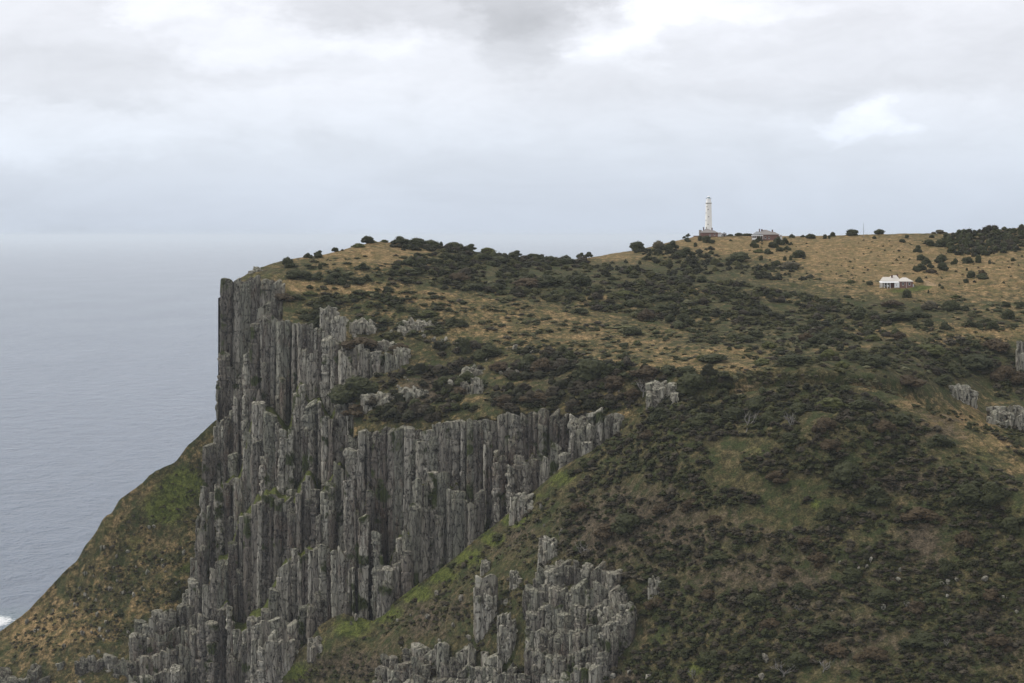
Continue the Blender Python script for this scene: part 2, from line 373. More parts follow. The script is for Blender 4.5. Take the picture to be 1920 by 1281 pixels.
GUL = [(440,1330,962),(480,1288,958),(560,1218,945),(640,1165,934),(700,1168,928),(860,1044,915),(950,968,910),(1050,880,903),(1110,846,900),(1160,812,896)]
CREST = GUL + [(1200,776,890),(1280,752,884),(1380,738,880),(1450,724,870),(1550,717,862),(1620,722,858),(1700,748,852),(1800,788,836),(1860,824,822),(1920,868,804),(2060,980,770)]
CRB = [(a, b + 12, c + 14) for a, b, c in CREST]
S15 = [(a, b + (70 if a > 1200 else 30), c - (34 if a > 1200 else 9)) for a, b, c in CREST]
S2 = [(440,1345,955),(700,1230,906),(860,1130,885),(1000,1050,862),(1160,1010,838),(1350,980,808),(1550,970,790),(1750,1000,772),(1920,1040,752),(2060,1100,735)]
S3 = [(440,1400,945),(700,1350,880),(860,1350,848),(1000,1350,815),(1160,1350,775),(1350,1350,735),(1550,1350,712),(1750,1350,698),(1920,1350,690),(2060,1350,686)]
def over(L1, L2):   # keep L2 under L1
    return L2
zSpur = Zone([(984,1150,848),(1000,1075,858),(1020,1050,860),(1060,1060,858),(1145,1066,852),(1162,1110,846),(1182,1140,842)], [(984,1200,844),(1000,1290,838),(1040,1335,832),(1110,1300,826),(1145,1230,832),(1182,1160,840)], 2, 41, .12, .8, .6)
zSpurB = Zone([(700,1300,892),(716,1232,897),(760,1216,894),(860,1218,878),(930,1222,864),(984,1260,852)], [(700,1320,890),(730,1345,882),(860,1345,862),(970,1345,848),(984,1345,846)], 1, 43, .2, .8)
spur = Sheet(440, 2050, 2.5, 330, [CREST, S15, S2, S3], [], 61, relief=1.3, tanbase=.12, brownbase=.28)
spur_b = Sheet(1150, 2050, 12, 12, [[(a, b + 6, c + 8) for a, b, c in CREST], [(a, b + 12, c + 22) for a, b, c in CREST], [(a, b + 60, c + 55) for a, b, c in CREST]], (), 62, relief=.5)

LT = [(-220,1330,1066),(0,1181,1080),(55,1140,1082),(105,1085,1084),(128,1062,1084),(145,1050,1085),(158,1024,1085),(180,1003,1086),(192,974,1086),(212,962,1087),(222,938,1088),(262,912,1089),(285,886,1089),(330,866,1090),(350,838,1090),(372,820,1090),(400,792,1089),(430,770,1088),(480,740,1086)]
LM = [(-220,1345,1060),(0,1230,1062),(145,1140,1062),(300,1020,1068),(400,950,1072),(480,930,1070)]
LB = [(-220,1420,1045),(0,1350,1025),(145,1350,1010),(300,1350,1005),(400,1350,1008),(480,1350,1010)]
zLB = Zone([(240,1270,1030),(250,1185,1040),(262,1158,1044),(310,1150,1044),(350,1140,1042),(372,1130,1040)], [(240,1345,1014),(300,1345,1012),(372,1345,1008)], 2, 51, .1, 1.2)
zLC = Zone([(-30,1252,1050),(60,1248,1046),(150,1238,1042),(240,1232,1036)], [(-30,1345,1034),(60,1345,1028),(150,1345,1022),(240,1345,1016)], 1, 53, .1, 1.0)
left = Sheet(-220, 480, 2.5, 300, [LT, LM, LB], [], 91, tanbase=.36, relief=2.0)
left_b = Sheet(-220, 480, 12, 12, [[(a, b + 9, c + 6) for a, b, c in LT], [(a, b + 20, c + 30) for a, b, c in LT], [(a, b + 160, c + 90) for a, b, c in LT]], (), 92, relief=.5)

head.build('headland'); backs.build('plateau_beyond'); spur.build('hillside'); spur_b.build('hillside_beyond'); left.build('coast_slope'); left_b.build('coast_slope_beyond')
SHEETS = [head, spur, left]
def ground(px, py):
    g = np.stack([s.ground(px, py) for s in SHEETS])
    Y = np.where(np.isnan(g[..., 1]), 1e9, g[..., 1]); i = np.argmin(Y, 0)
    r = g[i, np.arange(g.shape[1])]
    return r

# ------------------------------------------------------------------ rock columns
class Acc:
    def __init__(s): s.v, s.f3, s.f4, s.a, s.n = [], [], [], {}, 0
    def add(s, v, f4=None, f3=None, **at):
        v = np.asarray(v, float)
        if f4 is not None and len(f4): s.f4.append(np.asarray(f4) + s.n)
        if f3 is not None and len(f3): s.f3.append(np.asarray(f3) + s.n)
        s.v.append(v); s.n += len(v)
        for k, x in at.items(): s.a.setdefault(k, []).append(np.broadcast_to(np.asarray(x, float), (len(v),)))
    def mesh(s, name, mat, smooth=False):
        fs = []
        if s.f4: fs.append(np.concatenate(s.f4))
        if s.f3: fs.append(np.concatenate(s.f3))
        return make_mesh(name, np.concatenate(s.v), fs, mat, {k: np.concatenate(x) for k, x in s.a.items()}, smooth)

def column(acc, x, y, ztop, zbot, r, tint, dz=0.8, moss=0.0):
    """one angular rock column, cut by joints into blocks that sit slightly askew"""
    ns = int(rng.integers(5, 8)); hgt = max(ztop - zbot, 1.5)
    ang = (np.arange(ns) + rng.uniform(-.30, .30, ns)) / ns * 2 * np.pi + rng.uniform(0, 6)
    rad = r * rng.uniform(.84, 1.16, ns); asp = rng.uniform(.9, 1.35)
    # bevelled corners: every corner becomes two
    ang = np.stack([ang - .13, ang + .13], 1).ravel(); rad = np.repeat(rad, 2); ns *= 2
    ca, sa = np.cos(ang) * asp, np.sin(ang) / asp
    tilt = rng.normal(0, .35, 2); lean = rng.normal(0, .010, 2)
    zs, sc, ox, oy = [], [], [], []
    z = ztop; first = True; crumbly = rng.random() < .30
    while z > zbot:
        bh = rng.uniform(1.2, 4.0) if crumbly or rng.random() < .3 else rng.uniform(4, 16)
        bh = min(bh * (r / 1.9) ** .5, z - zbot + .01)
        n = max(2, int(bh / dz)); s1 = rng.uniform(.86, 1.12) if crumbly else rng.uniform(.93, 1.06)
        o1 = rng.normal(0, (.13 if crumbly else .07) * r, 2)
        for q in range(n + 1):
            u = q / n; e = (.72 if first else .88) if q == 0 else .92 if q == n else 1.0
            zs.append(z - bh * u - (.22 if q == 0 and not first else 0) + (.0 if q else 0)); sc.append(s1 * e); ox.append(o1[0]); oy.append(o1[1])
            if q == 0: zs.append(zs[-1] - .16 * min(r, 1.5)); sc.append(s1); ox.append(o1[0]); oy.append(o1[1])
        z -= bh; first = False
        if bh < .2: break
    zs = np.array(zs); sc = np.array(sc); ox = np.array(ox); oy = np.array(oy); R = len(zs)
    depth = (ztop - zs)[:, None]
    vx = x + ox[:, None] + lean[0] * depth + sc[:, None] * rad * ca
    vy = y + oy[:, None] + lean[1] * depth + sc[:, None] * rad * sa
    tl = (tilt[0] * rad * ca + tilt[1] * rad * sa)[None, :] * np.exp(-depth / 2.5)
    v = np.stack([vx, vy, zs[:, None] + tl], -1).reshape(-1, 3)
    amp = (.46 if crumbly else .14) * r ** .5
    d = fbm(v * np.array([.8, .8, .35]), 3, 77)[:, None] * amp
    out = np.stack([np.tile(ca, R), np.tile(sa, R), np.zeros(R * ns)], -1)
    v = v + out * d
    a = np.arange(R * ns).reshape(R, ns); b = np.roll(a, -1, 1)
    f4 = np.stack([a[:-1], a[1:], b[1:], b[:-1]], -1).reshape(-1, 4)
    c = np.array([[x + ox[0], y + oy[0], ztop + rng.uniform(0, .12) * r]])
    f3 = np.stack([a[0], b[0], np.full(ns, R * ns)], -1)
    v = np.concatenate([v, c])
    hi = np.clip(1 - np.concatenate([np.repeat(depth[:, 0], ns), [0]]) / 8.0, 0, 1)
    acc.add(v, f4, f3, tint=tint, hi=hi, moss=moss)

def n1(a, b, seed):
    return float(vnoise(np.array([[a, b, .5]]), seed)[0])
def face(zone, acc, w=(7, 19), rows=3, proud=(0.0, 4.5), topj=2.5, drop=.75, tint=(.2, 1.0), gap=.04, wshrink=1.0, dens=.62, swing=7.0):
    for k in range(zone.nt):
        for row in range(rows):
            px = zone.x0 + rng.uniform(0, 6)
            while px < zone.x1:
                ww = w[0] + (w[1] - w[0]) * rng.random() ** 1.25
                c = min(px + ww / 2, zone.x1); px += ww * rng.uniform(.82, 1.0)
                if row and rng.random() < gap: continue
                if row and n1(c / 22, k * 5.1 + row * 3.3, 15) * .5 + .5 > dens + rng.uniform(-.12, .12): continue
                ta = float(zone.t_edge(np.array([c]), k)[0]); tb = float(zone.t_edge(np.array([c]), k + 1)[0])
                if tb - ta < .02: continue
                f = row / max(rows - 1, 1)
                cl = n1(c / 26, k * 4.7 + row * 9.1, 29) * .5 + .5            # neighbours break off at like heights
                tt = ta + (tb - ta) * (np.clip(drop * (.15 + .85 * f) * cl * 1.15 + rng.normal(0, .05), 0, .92) if row else 0)
                yk, _ = zone.at(c, tt); Yk = float(zone.tierY(np.array([c]), k)[0])
                yb, _ = zone.at(c, tb)
                Y = Yk - proud[0] - (proud[1] - proud[0]) * f * rng.uniform(.7, 1.1) - rng.uniform(0, 1.5) + n1(c / 34, k * .9, 5) * swing * .5 + n1(c / 11, k * 2.9, 6) * 3.2
                r = ww * .515 * Y / F * wshrink
                p = P(c, yk, Y)
                zt = p[2] + (n1(c / 9, k, 8) + .3) * topj * .6 + rng.normal(0, .5); zb = P(c, yb, Y)[2] - 9
                if zt - zb < 3: continue
                column(acc, p[0], p[1], zt, zb, r, rng.uniform(*tint) * (.6 + .4 * (n1(c / 60, k, 9) * .5 + .5)), .8, rng.uniform(0, .35))

def proudface(zone, acc, w, rows, d, keep, tint=(.1, 1.0)):
    """columns that stand out of a slope in broken rows"""
    for row in range(rows):
        px = zone.x0 + rng.uniform(0, 6)
        while px < zone.x1:
            ww = w[0] + (w[1] - w[0]) * rng.random() ** 1.5; c = min(px + ww / 2, zone.x1); px += ww * rng.uniform(.85, 1.05)
            if n1(c / 16, row * 1.7, 45) * .5 + .5 > keep + rng.uniform(-.1, .1): continue
            yt, _ = zone.at(c, 0.0); yb, _ = zone.at(c, 1.0)
            y = yt + (yb - yt) * (row / rows) * .95 + n1(c / 14, row * 2.3, 46) * 11 + rng.normal(0, 1.8)
            if y > 1335 or y > yb: continue
            g = ground([c], [max(y, yt - 2)])[0]
            if np.isnan(g[1]): continue
            dd = d[0] + (d[1] - d[0]) * (n1(c / 25, row, 47) * .5 + .5) * rng.uniform(.7, 1.1)
            for q in (1.0, .45):
                Y = g[1] - dd * q; p = P(c, y + (1 - q) * 2, Y)
                column(acc, p[0], p[1], p[2] + rng.normal(0, .6), p[2] - 6 - dd * 1.6, ww * .66 * Y / F, rng.uniform(*tint), .8, rng.uniform(0, .35))

acc = Acc()
zEdge = Zone([(403,702,1086),(414,704,1086)], [(403,800,1082),(414,800,1082)], 1, 33)
face(zB1, acc, (10, 26), 3, (0, 3.0), 1.0, .6, (.2, .7), .02, 1.0, .5, 4)
face(zEdge, acc, (5, 9), 2, (0, 2.0), 1.0, .3, (.2, .7), 0)
face(zMain, acc, (6, 22), 4, (0, 4.5), 2.5, .95, (.05, 1.0), .04, 1.0, .34, 10)
face(zLow, acc, (7, 22), 4, (0, 4.0), 1.6, .95, (.1, 1.0), .05, 1.0, .33, 8)
face(zMid, acc, (8, 16), 2, (0, 2.5), 1.5, .5, (.4, 1.0), .1)
obj('cliff', acc.mesh('cliff', M['rock']), kind='structure')
acc = Acc()
proudface(zSpur, acc, (8, 21), 6, (5, 10), .92, (.0, .75))
proudface(zSpurB, acc, (7, 19), 4, (4, 9), .72, (.0, .8))
obj('spur_cliff', acc.mesh('spur_cliff', M['rock']), kind='structure')
acc = Acc()
proudface(zLB, acc, (7, 17), 5, (6, 14), .80, (.0, .8))
proudface(zLC, acc, (7, 18), 4, (2, 6), .55, (.0, .6))
obj('shore_cliff', acc.mesh('shore_cliff', M['rock']), kind='structure')

# ------------------------------------------------------------------ outcrops: groups of short columns that stand out of the turf
OUT = [  # px0, px1, ytop, ybot, label
    (452,490,500,512,'low flat grey rock outcrop on the grassy rim above the far left cliff corner'),
    (612,648,596,606,'small pale lichened outcrop just below the bushes on the cliff rim'),
    (655,705,600,622,'pale jumbled rock outcrop along the rim right of the tallest columns'),
    (742,812,602,622,'scattered whitish rock ledge in green heath, highest above the gully'),
    (700,742,640,660,'short lichened ledge below the whitish rocks and above a brown thicket'),
    (735,765,652,690,'stubby columns right of the brown thicket, on the upper ledge'),
    (862,905,688,706,'pale blocks half buried under dark bushes in middle of the slope'),
    (880,905,708,742,'tall pale block under the dark bushes in middle of slope'),
    (862,880,716,742,'single rounded upright pale boulder column beside the tall block'),
    (680,745,738,760,'row of square pale blocks below the big dark bush'),
    (745,800,728,748,'stepped pale ledge rising right from the square blocks'),
    (1212,1266,716,758,'pale grey columns standing in dark bush near the bare branches'),
    (1780,1828,722,752,'pale square topped outcrop behind the ridge at right'),
    (1850,1922,762,800,'broad cracked grey outcrop at right edge behind the ridge'),
    (1904,1925,640,702,'tall thin grey column stack cut by the right edge of the view'),
    (888,935,1080,1190,'leaning dark columns on the grassy spur left of the big spur outcrop'),
    (955,975,1070,1105,'lone square pinnacle on green grass left of the spur outcrop'),
    (900,918,1050,1072,'small blunt pinnacle on brown grass above the leaning columns'),
    (1008,1046,1008,1052,'lichened knob that crowns the spur outcrop'),
    (1120,1180,1130,1185,'stacked lichened blocks at right end of the spur outcrop'),
    (1215,1242,1082,1112,'little grey outcrop alone in scrub right of the spur outcrop'),
    (930,968,1150,1240,'brown weathered tower low on the spur beside the outcrop'),
    (470,560,1160,1290,'broken dark columns beneath the main cliff at bottom of view'),
    (575,612,1195,1225,'low grey blocks on the turf under the main cliff'),
    (625,645,1080,1150,'thin slab leaning in the green gully of the main cliff'),
    (955,1000,925,968,'dark squat columns where the main cliff runs out into grass'),
    (340,372,1105,1160,'grey stub of columns where the left slope meets the cliff'),
    (600,640,575,640,'lichened blocks crowning the tall buttress left of the thicket'),
]
def near_label_outcrops():
    for (x0, x1, yt, yb, lab) in OUT:
        acc = Acc(); w = x1 - x0; hpx = yb - yt
        g0 = ground([(x0 + x1) / 2], [min(yb, 1335)])[0]
        if np.isnan(g0[1]): continue
        cw = np.clip(w / 4.5, 5, 15)
        for row in range(3):
            px = x0 + rng.uniform(0, 3)
            while px < x1:
                ww = cw * rng.uniform(.6, 1.25); c = px + ww / 2; px += ww * rng.uniform(.85, 1.1)
                edge = 1 - abs((c - (x0 + x1) / 2) / (w / 2 + 1)) ** 3
                ybase = yb - hpx * .18 * row
                g = ground([c], [min(ybase, 1335)])[0]
                if np.isnan(g[1]): continue
                Y = g0[1] + row * 1.6 + (g[1] - g0[1]) * .25 + rng.uniform(-.5, .5)
                ztop = P(c, yt + hpx * (.75 * (1 - row / 2) * rng.uniform(.2, 1) + (1 - edge) * .6 * rng.random()), Y)[2]
                zb = min(P(c, yb, Y)[2], g[2]) - 4
                if ztop - zb < 4.2: continue
                column(acc, (c - CX) * Y / F, Y, ztop, zb, ww * .56 * Y / F, rng.uniform(.5, 1.0), .7)
        if acc.n:
            me = acc.mesh('rock_outcrop', M['rock'])
            o = obj('rock_outcrop', me, label=lab, category='rock outcrop', group='rock outcrops standing out of the turf')
near_label_outcrops()

# ------------------------------------------------------------------ prototypes: icosphere, boulders, shrubs
def ico(sub):
    import bmesh
    bm = bmesh.new(); bmesh.ops.create_icosphere(bm, subdivisions=sub, radius=1.0)
    v = np.array([x.co[:] for x in bm.verts]); f = np.array([[q.index for q in p.verts] for p in bm.faces]); bm.free()
    return v, f
ICO2, ICO3 = ico(2), ico(3)
ICO1 = ico(1)

def boulder_mesh(seed):
    v, f = ICO3; v = v.copy()
    for _ in range(9):                       # knock facets off the ball
        n = rng.normal(size=3); n /= np.linalg.norm(n); d = rng.uniform(.55, .85); h = v @ n
        v = np.where((h > d)[:, None], v - n * (h - d)[:, None] * .95, v)
    v = v * rng.uniform(.7, 1.1, 3) * np.array([.5, .5, .62]); v += v * .12 * fbm(v * 4, 3, seed)[:, None]
    v[:, 2] += .30
    return make_mesh('boulder', v, [f], M['rock'], dict(tint=np.full(len(v), rng.uniform(.5, 1)), hi=np.full(len(v), .8), moss=np.zeros(len(v))), False)
BOULD = [boulder_mesh(i) for i in range(6)]

def leaf_cards(centres, radii, n, size, up=.25, squash=1.0):
    k = rng.integers(0, len(centres), n); d = rng.normal(size=(n, 3)); d[:, 2] = np.abs(d[:, 2]) * 1.0 - up
    d /= np.linalg.norm(d, axis=1)[:, None]
    p = centres[k] + d * radii[k][:, None] * rng.uniform(.84, 1.26, n)[:, None]
    a = np.cross(d, rng.normal(size=(n, 3))); a /= np.linalg.norm(a, axis=1)[:, None] + 1e-9
    b = np.cross(d, a) + d * rng.uniform(-.8, .8, n)[:, None]; b /= np.linalg.norm(b, axis=1)[:, None]
    s = size * rng.uniform(.6, 1.4, n)[:, None]
    v = np.stack([p - a * s * .5, p + b * s * .45, p + a * s * .5, p - b * s * .5], 1)
    keep = p[:, 2] > .0
    v = v[keep]; q = np.arange(len(v) * 4).reshape(-1, 4)
    return v.reshape(-1, 3), q

def shrub_parts(kind, cards, core_sub, seed):
    """crown geometry in a unit box: width 1, height 1 (scaled per copy)"""
    r = np.random.default_rng(seed)
    if kind == 'dome': nb, spread, rad = 9, .26, (.18, .30)
    elif kind == 'loose': nb, spread, rad = 12, .34, (.10, .22)
    elif kind == 'mound': nb, spread, rad = 12, .34, (.14, .22)
    elif kind == 'tall': nb, spread, rad = 8, .18, (.18, .28)
    c = np.stack([r.uniform(-spread, spread, nb), r.uniform(-spread, spread, nb), r.uniform(.15, .72, nb)], -1)
    rr = np.hypot(c[:, 0], c[:, 1]) / spread
    c[:, 2] = .16 + (c[:, 2] - .16) * np.clip(1.15 - rr * .75, .15, 1)
    R = r.uniform(*rad, nb)
    c[0] = (0, 0, .5); R[0] = rad[1] * 1.15
    global rng
    sv = rng; rng = r
    v, q = leaf_cards(c, R, cards, .062 if cards > 200 else .125)
    rng = sv
    iv, fi = ICO3 if core_sub == 2 else ICO1
    cv, cf, n = [], [], 0
    for cc, rad_ in zip(c, R):
        w = iv * rad_ * .93; w = w * (1 + .34 * fbm(iv * 2.2 + cc * 9, 4 if core_sub == 2 else 2, seed, .62)[:, None]) + cc
        w[:, 2] = np.maximum(w[:, 2], -.05)
        cv.append(w); cf.append(fi + n); n += len(w)
    return v, q, np.concatenate(cv), np.concatenate(cf)

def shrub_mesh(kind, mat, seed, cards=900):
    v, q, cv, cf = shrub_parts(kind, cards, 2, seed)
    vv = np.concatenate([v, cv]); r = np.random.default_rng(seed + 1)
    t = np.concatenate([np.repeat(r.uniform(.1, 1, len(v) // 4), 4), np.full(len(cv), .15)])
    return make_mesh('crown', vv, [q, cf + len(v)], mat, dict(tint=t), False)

def limb(acc, a, b, r0, r1, seg=5, wob=.1):
    a, b = np.array(a, float), np.array(b, float); n = 4
    d = b - a; L = np.linalg.norm(d); d /= L
    u = np.cross(d, [0.3, .9, .1]); u /= np.linalg.norm(u); w = np.cross(d, u)
    pts = [a + (b - a) * t + (u * rng.normal() + w * rng.normal()) * wob * L * math.sin(t * math.pi) * .5 for t in np.linspace(0, 1, n)]
    ang = np.arange(seg) / seg * 2 * np.pi; v = []
    for i, p in enumerate(pts):
        r = r0 + (r1 - r0) * i / (n - 1)
        v += [p + (u * math.cos(t) + w * math.sin(t)) * r for t in ang]
    idx = np.arange(n * seg).reshape(n, seg); nb = np.roll(idx, -1, 1)
    acc.add(np.array(v), np.stack([idx[:-1], nb[:-1], nb[1:], idx[1:]], -1).reshape(-1, 4), [[0, 1, 2], [0, 2, 3], [0, 3, 4]] if seg == 5 else None)
    return pts[-1]

def trunk_mesh(seed, bare=False):
    acc = Acc(); n = 7 if bare else 5
    base = [0, 0, -.12]; fork = limb(acc, base, [rng.uniform(-.04, .04), rng.uniform(-.04, .04), .22], .045, .032)
    for i in range(n):
        a = i / n * 6.28 + rng.uniform(-.3, .3); e = [fork[0] + .33 * math.cos(a), fork[1] + .33 * math.sin(a), rng.uniform(.5, .85)]
        end = limb(acc, fork, e, .024, .010, wob=.2)
        if bare:
            for _ in range(3):
                limb(acc, end * rng.uniform(.7, 1), end + rng.normal(0, .14, 3) + [0, 0, .1], .010, .004, wob=.2)
    return acc.mesh('trunk', M['deadwood'] if bare else M['bark'])
MATK = dict(d='leaf_dark', o='leaf_olive', b='leaf_brown', g='leaf_grey', p='leaf_pale')
PROTO = {}
def proto(shape, kd, i):
    key = (shape, kd, i)
    if key not in PROTO: PROTO[key] = shrub_mesh(shape, M[MATK[kd]], 100 + len(PROTO) * 3)
    return PROTO[key]
TRUNK = [trunk_mesh(i) for i in range(3)]; BARE = [trunk_mesh(i, True) for i in range(3)]

# ------------------------------------------------------------------ shrubs of the photograph: px, base py, width px, height px, colour
S = '''538 504 30 21 d;577 485 15 11 d;596 483 23 13 d;628 472 13 9 d;642 470 5 4 d;689 456 23 15 d;699 454 13 6 p;672 464 24 8 o;720 454 18 6 o
752 460 38 17 d;780 462 36 16 d;806 464 34 14 d;827 457 7 8 d;850 465 28 12 d;880 469 30 13 d;600 504 11 12 d
552 522 34 18 d;572 522 32 17 d;594 521 28 14 d;616 531 26 16 d;640 532 23 15 d;628 519 26 12 d;648 519 20 9 d;680 504 31 14 d;670 533 29 15 d;687 528 20 15 d
580 556 30 9 o;692 553 22 9 o;727 550 26 13 d;670 564 26 9 o;610 569 32 14 d;592 579 24 14 d;620 583 32 18 d;505 582 42 26 b;532 568 36 18 b;556 565 26 14 d
590 602 34 20 d;597 616 40 24 d;566 598 20 10 d;803 595 48 12 o;846 613 24 16 d;676 656 64 28 b;668 752 82 52 d;668 780 50 22 b;752 672 46 24 b;702 690 40 22 b
765 500 26 14 d;790 498 22 15 d;812 494 24 13 d;776 519 40 12 d;760 530 34 10 d;735 517 26 12 d;838 488 30 13 d;870 489 32 13 d;900 486 34 13 d;935 490 34 13 d;914 477 26 13 o;966 481 28 12 d
1000 487 30 11 d;1032 492 34 12 d;1064 494 30 11 d;985 540 60 22 b;1035 540 50 20 d;1091 541 36 22 d;1062 537 30 18 d;930 545 44 14 d;890 545 46 12 d;862 529 40 20 b
1212 601 40 24 b;1190 573 40 12 d;1240 583 44 16 d;1090 590 40 12 d;868 618 24 14 d;1055 662 24 17 d;1171 648 18 9 d;1196 646 14 7 d;1173 671 17 8 d;1185 626 34 16 d;1195 645 18 8 o
1162 612 46 5 p;1230 622 20 7 p;1255 624 18 7 p;1204 624 24 6 p;1258 606 24 17 d;1282 610 26 20 d;1294 614 22 16 d;1240 560 50 10 d;1172 558 44 12 o
1195 472 30 19 d;1235 469 22 17 g;1260 470 26 18 d;1288 454 14 8 d;1285 482 38 18 d;1304 462 8 9 d;1313 452 10 10 d;1325 455 17 14 d;1335 456 12 8 d;1212 487 14 9 d;1173 490 9 7 d;1200 493 8 8 d;1148 491 8 5 d
1386 443 15 6 d;1402 443 22 5 d;1370 443 16 4 d;1370 452 7 4 d;1413 464 16 14 d;1424 455 13 12 d;1450 464 20 13 d;1459 458 20 18 d;1472 457 16 15 d;1476 470 13 10 d;1483 458 8 6 d;1388 489 44 20 d;1440 478 18 12 d;1425 474 20 8 o;1463 474 14 9 d
1499 484 26 16 d;1472 487 8 9 d;1483 487 8 9 d;1457 498 14 13 d;1427 488 9 9 d;1480 502 40 13 g;1485 446 11 8 d;1506 445 10 5 d;1521 448 18 10 d;1547 448 9 9 d;1555 448 6 7 d;1562 443 11 9 d
1598 441 31 12 d;1651 439 25 10 d;1640 449 8 6 d;1701 448 10 7 d;1692 456 13 7 d;1748 447 10 6 d;1763 438 24 9 g;1722 474 17 16 d;1743 462 22 13 d;1765 464 20 15 d;1785 473 16 14 d;1727 487 16 12 d;1738 497 18 17 d;1767 492 24 18 d;1792 495 14 13 d
1727 509 20 16 d;1715 508 9 9 d;1768 509 20 16 d;1744 504 13 10 d;1747 512 18 9 b;1815 494 24 13 d;1835 492 13 16 d;1856 497 8 8 d;1900 490 10 8 d;1822 521 17 14 d;1841 525 27 11 d;1843 517 20 13 b;1812 530 13 9 d;1813 508 5 6 d;1724 532 14 12 d;1702 559 19 17 d;1632 537 14 8 d;1596 532 15 7 o
1762 540 6 6 d;1767 543 6 5 d;1741 549 5 6 d;1794 557 24 7 o;1675 576 36 15 b;1745 582 30 18 g;1785 584 32 22 d;1811 580 19 12 d;1608 597 30 19 d;1640 598 26 16 d;1892 596 26 20 d;1887 576 22 11 d;1916 577 18 16 d;1852 582 9 6 d
1742 616 17 15 d;1773 623 24 18 d;1820 618 22 14 d;1836 620 16 12 d;1862 618 24 16 d;1718 617 12 10 d;1690 606 60 18 d;1722 600 40 14 d;1660 604 34 14 d;1690 642 34 18 b;1637 642 32 13 o;1570 644 44 24 d;1543 648 46 22 d;1513 640 30 18 b;1600 640 26 12 d
1293 676 0 0 d;1343 677 60 18 d;1320 672 30 10 o;1430 679 34 11 o;1488 690 62 20 d;1512 684 30 14 d;1417 630 32 14 d;1400 642 32 14 d;1443 650 26 14 o;1465 655 20 10 d;1340 640 26 12 d;1704 728 70 26 b;1768 722 46 18 d;1830 690 60 30 d;1870 660 60 26 b;1890 720 60 40 b;1790 700 40 24 d;1600 676 36 22 d;1640 690 54 24 d;1556 668 30 18 o;1580 690 26 14 o;1745 668 60 22 o
1020 700 50 30 b;990 692 44 28 d;917 676 56 30 d;872 668 30 30 d;935 700 40 22 b;1110 722 64 44 d;1150 735 50 30 b;1215 716 76 30 b;1255 704 50 20 d;1300 742 66 42 d;1190 752 40 24 b;1290 710 40 20 d;1340 735 46 26 d;860 745 30 20 b;1010 760 60 24 b;950 765 50 22 b;1080 770 40 18 b;900 640 0 0 d
1547 812 44 34 b;1660 813 46 30 b;1563 846 62 28 b;1764 836 48 28 d;1590 906 66 46 d;1690 800 40 22 d;1440 790 46 26 d;1500 770 50 22 d;1620 770 50 22 d;1560 760 46 20 o;1480 830 40 26 d;1420 760 50 24 d;1380 780 46 24 d;1320 790 50 26 d;1240 790 46 26 d;1215 830 44 24 b
1648 951 64 40 d;1558 974 42 30 d;1730 986 74 34 b;1813 1024 44 32 b;1820 956 76 50 d;1872 956 76 46 d;1778 1079 48 32 d;1900 1000 46 30 d;1395 1024 17 14 d;1424 1016 10 12 d;1352 1060 60 22 d;1300 960 44 24 b;1340 990 30 16 b;1460 900 50 24 b;1250 960 46 22 b;1180 1000 60 36 d;1140 1010 50 28 b;1340 1240 36 26 d;1400 1235 34 26 d;1290 1225 30 16 d
1480 1080 40 22 b;1540 1060 50 26 b;1500 1120 44 24 d;1600 1090 46 26 d;1660 1130 60 28 d;1720 1150 46 24 b;1740 1210 80 24 d;1860 1130 46 26 b;1880 1230 60 34 b;1560 1190 60 26 d;1450 1180 50 26 b;1640 1240 60 30 b;1900 1080 40 26 d;1570 1230 50 26 b;1420 1130 46 24 d;1330 1120 40 22 b;1260 1100 44 24 d;1230 1140 40 24 b;1500 1250 50 28 d;1250 1050 40 20 d;1520 1020 40 20 b
330 1135 26 26 d;225 1160 24 18 d;345 1160 22 14 o;935 1010 24 12 d;850 1062 20 9 d;930 1190 16 12 d;1090 960 34 20 b;670 1255 10 10 d'''
items = []
for ln in S.split('\n'):
    for t in ln.split(';'):
        a = t.split()
        if len(a) == 5 and float(a[2]) > 0: items.append((*map(float, a[:4]), a[4]))

def inpoly(poly, x, y):
    poly = np.array(poly, float); r = np.zeros(len(x), bool); j = len(poly) - 1
    for i in range(len(poly)):
        xi, yi, xj, yj = *poly[i], *poly[j]
        r ^= ((yi > y) != (yj > y)) & (x < (xj - xi) * (y - yi) / (yj - yi + 1e-12) + xi); j = i
    return r
def scatter(poly, n, clump=.0, seed=0, cl=40.):
    poly_ = np.array(poly, float); lo, hi = poly_.min(0), poly_.max(0); X, Yv = [], []
    tot = 0
    while tot < n:
        x = rng.uniform(lo[0], hi[0], n); y = rng.uniform(lo[1], hi[1], n); k = inpoly(poly, x, y)
        if clump: k &= (vnoise(np.stack([x / cl, y / (cl * .45), 0 * x], -1), seed) * .5 + .5) > clump * rng.uniform(.6, 1.4, n)
        X.append(x[k]); Yv.append(y[k]); tot += k.sum()
    return np.concatenate(X)[:n], np.concatenate(Yv)[:n]

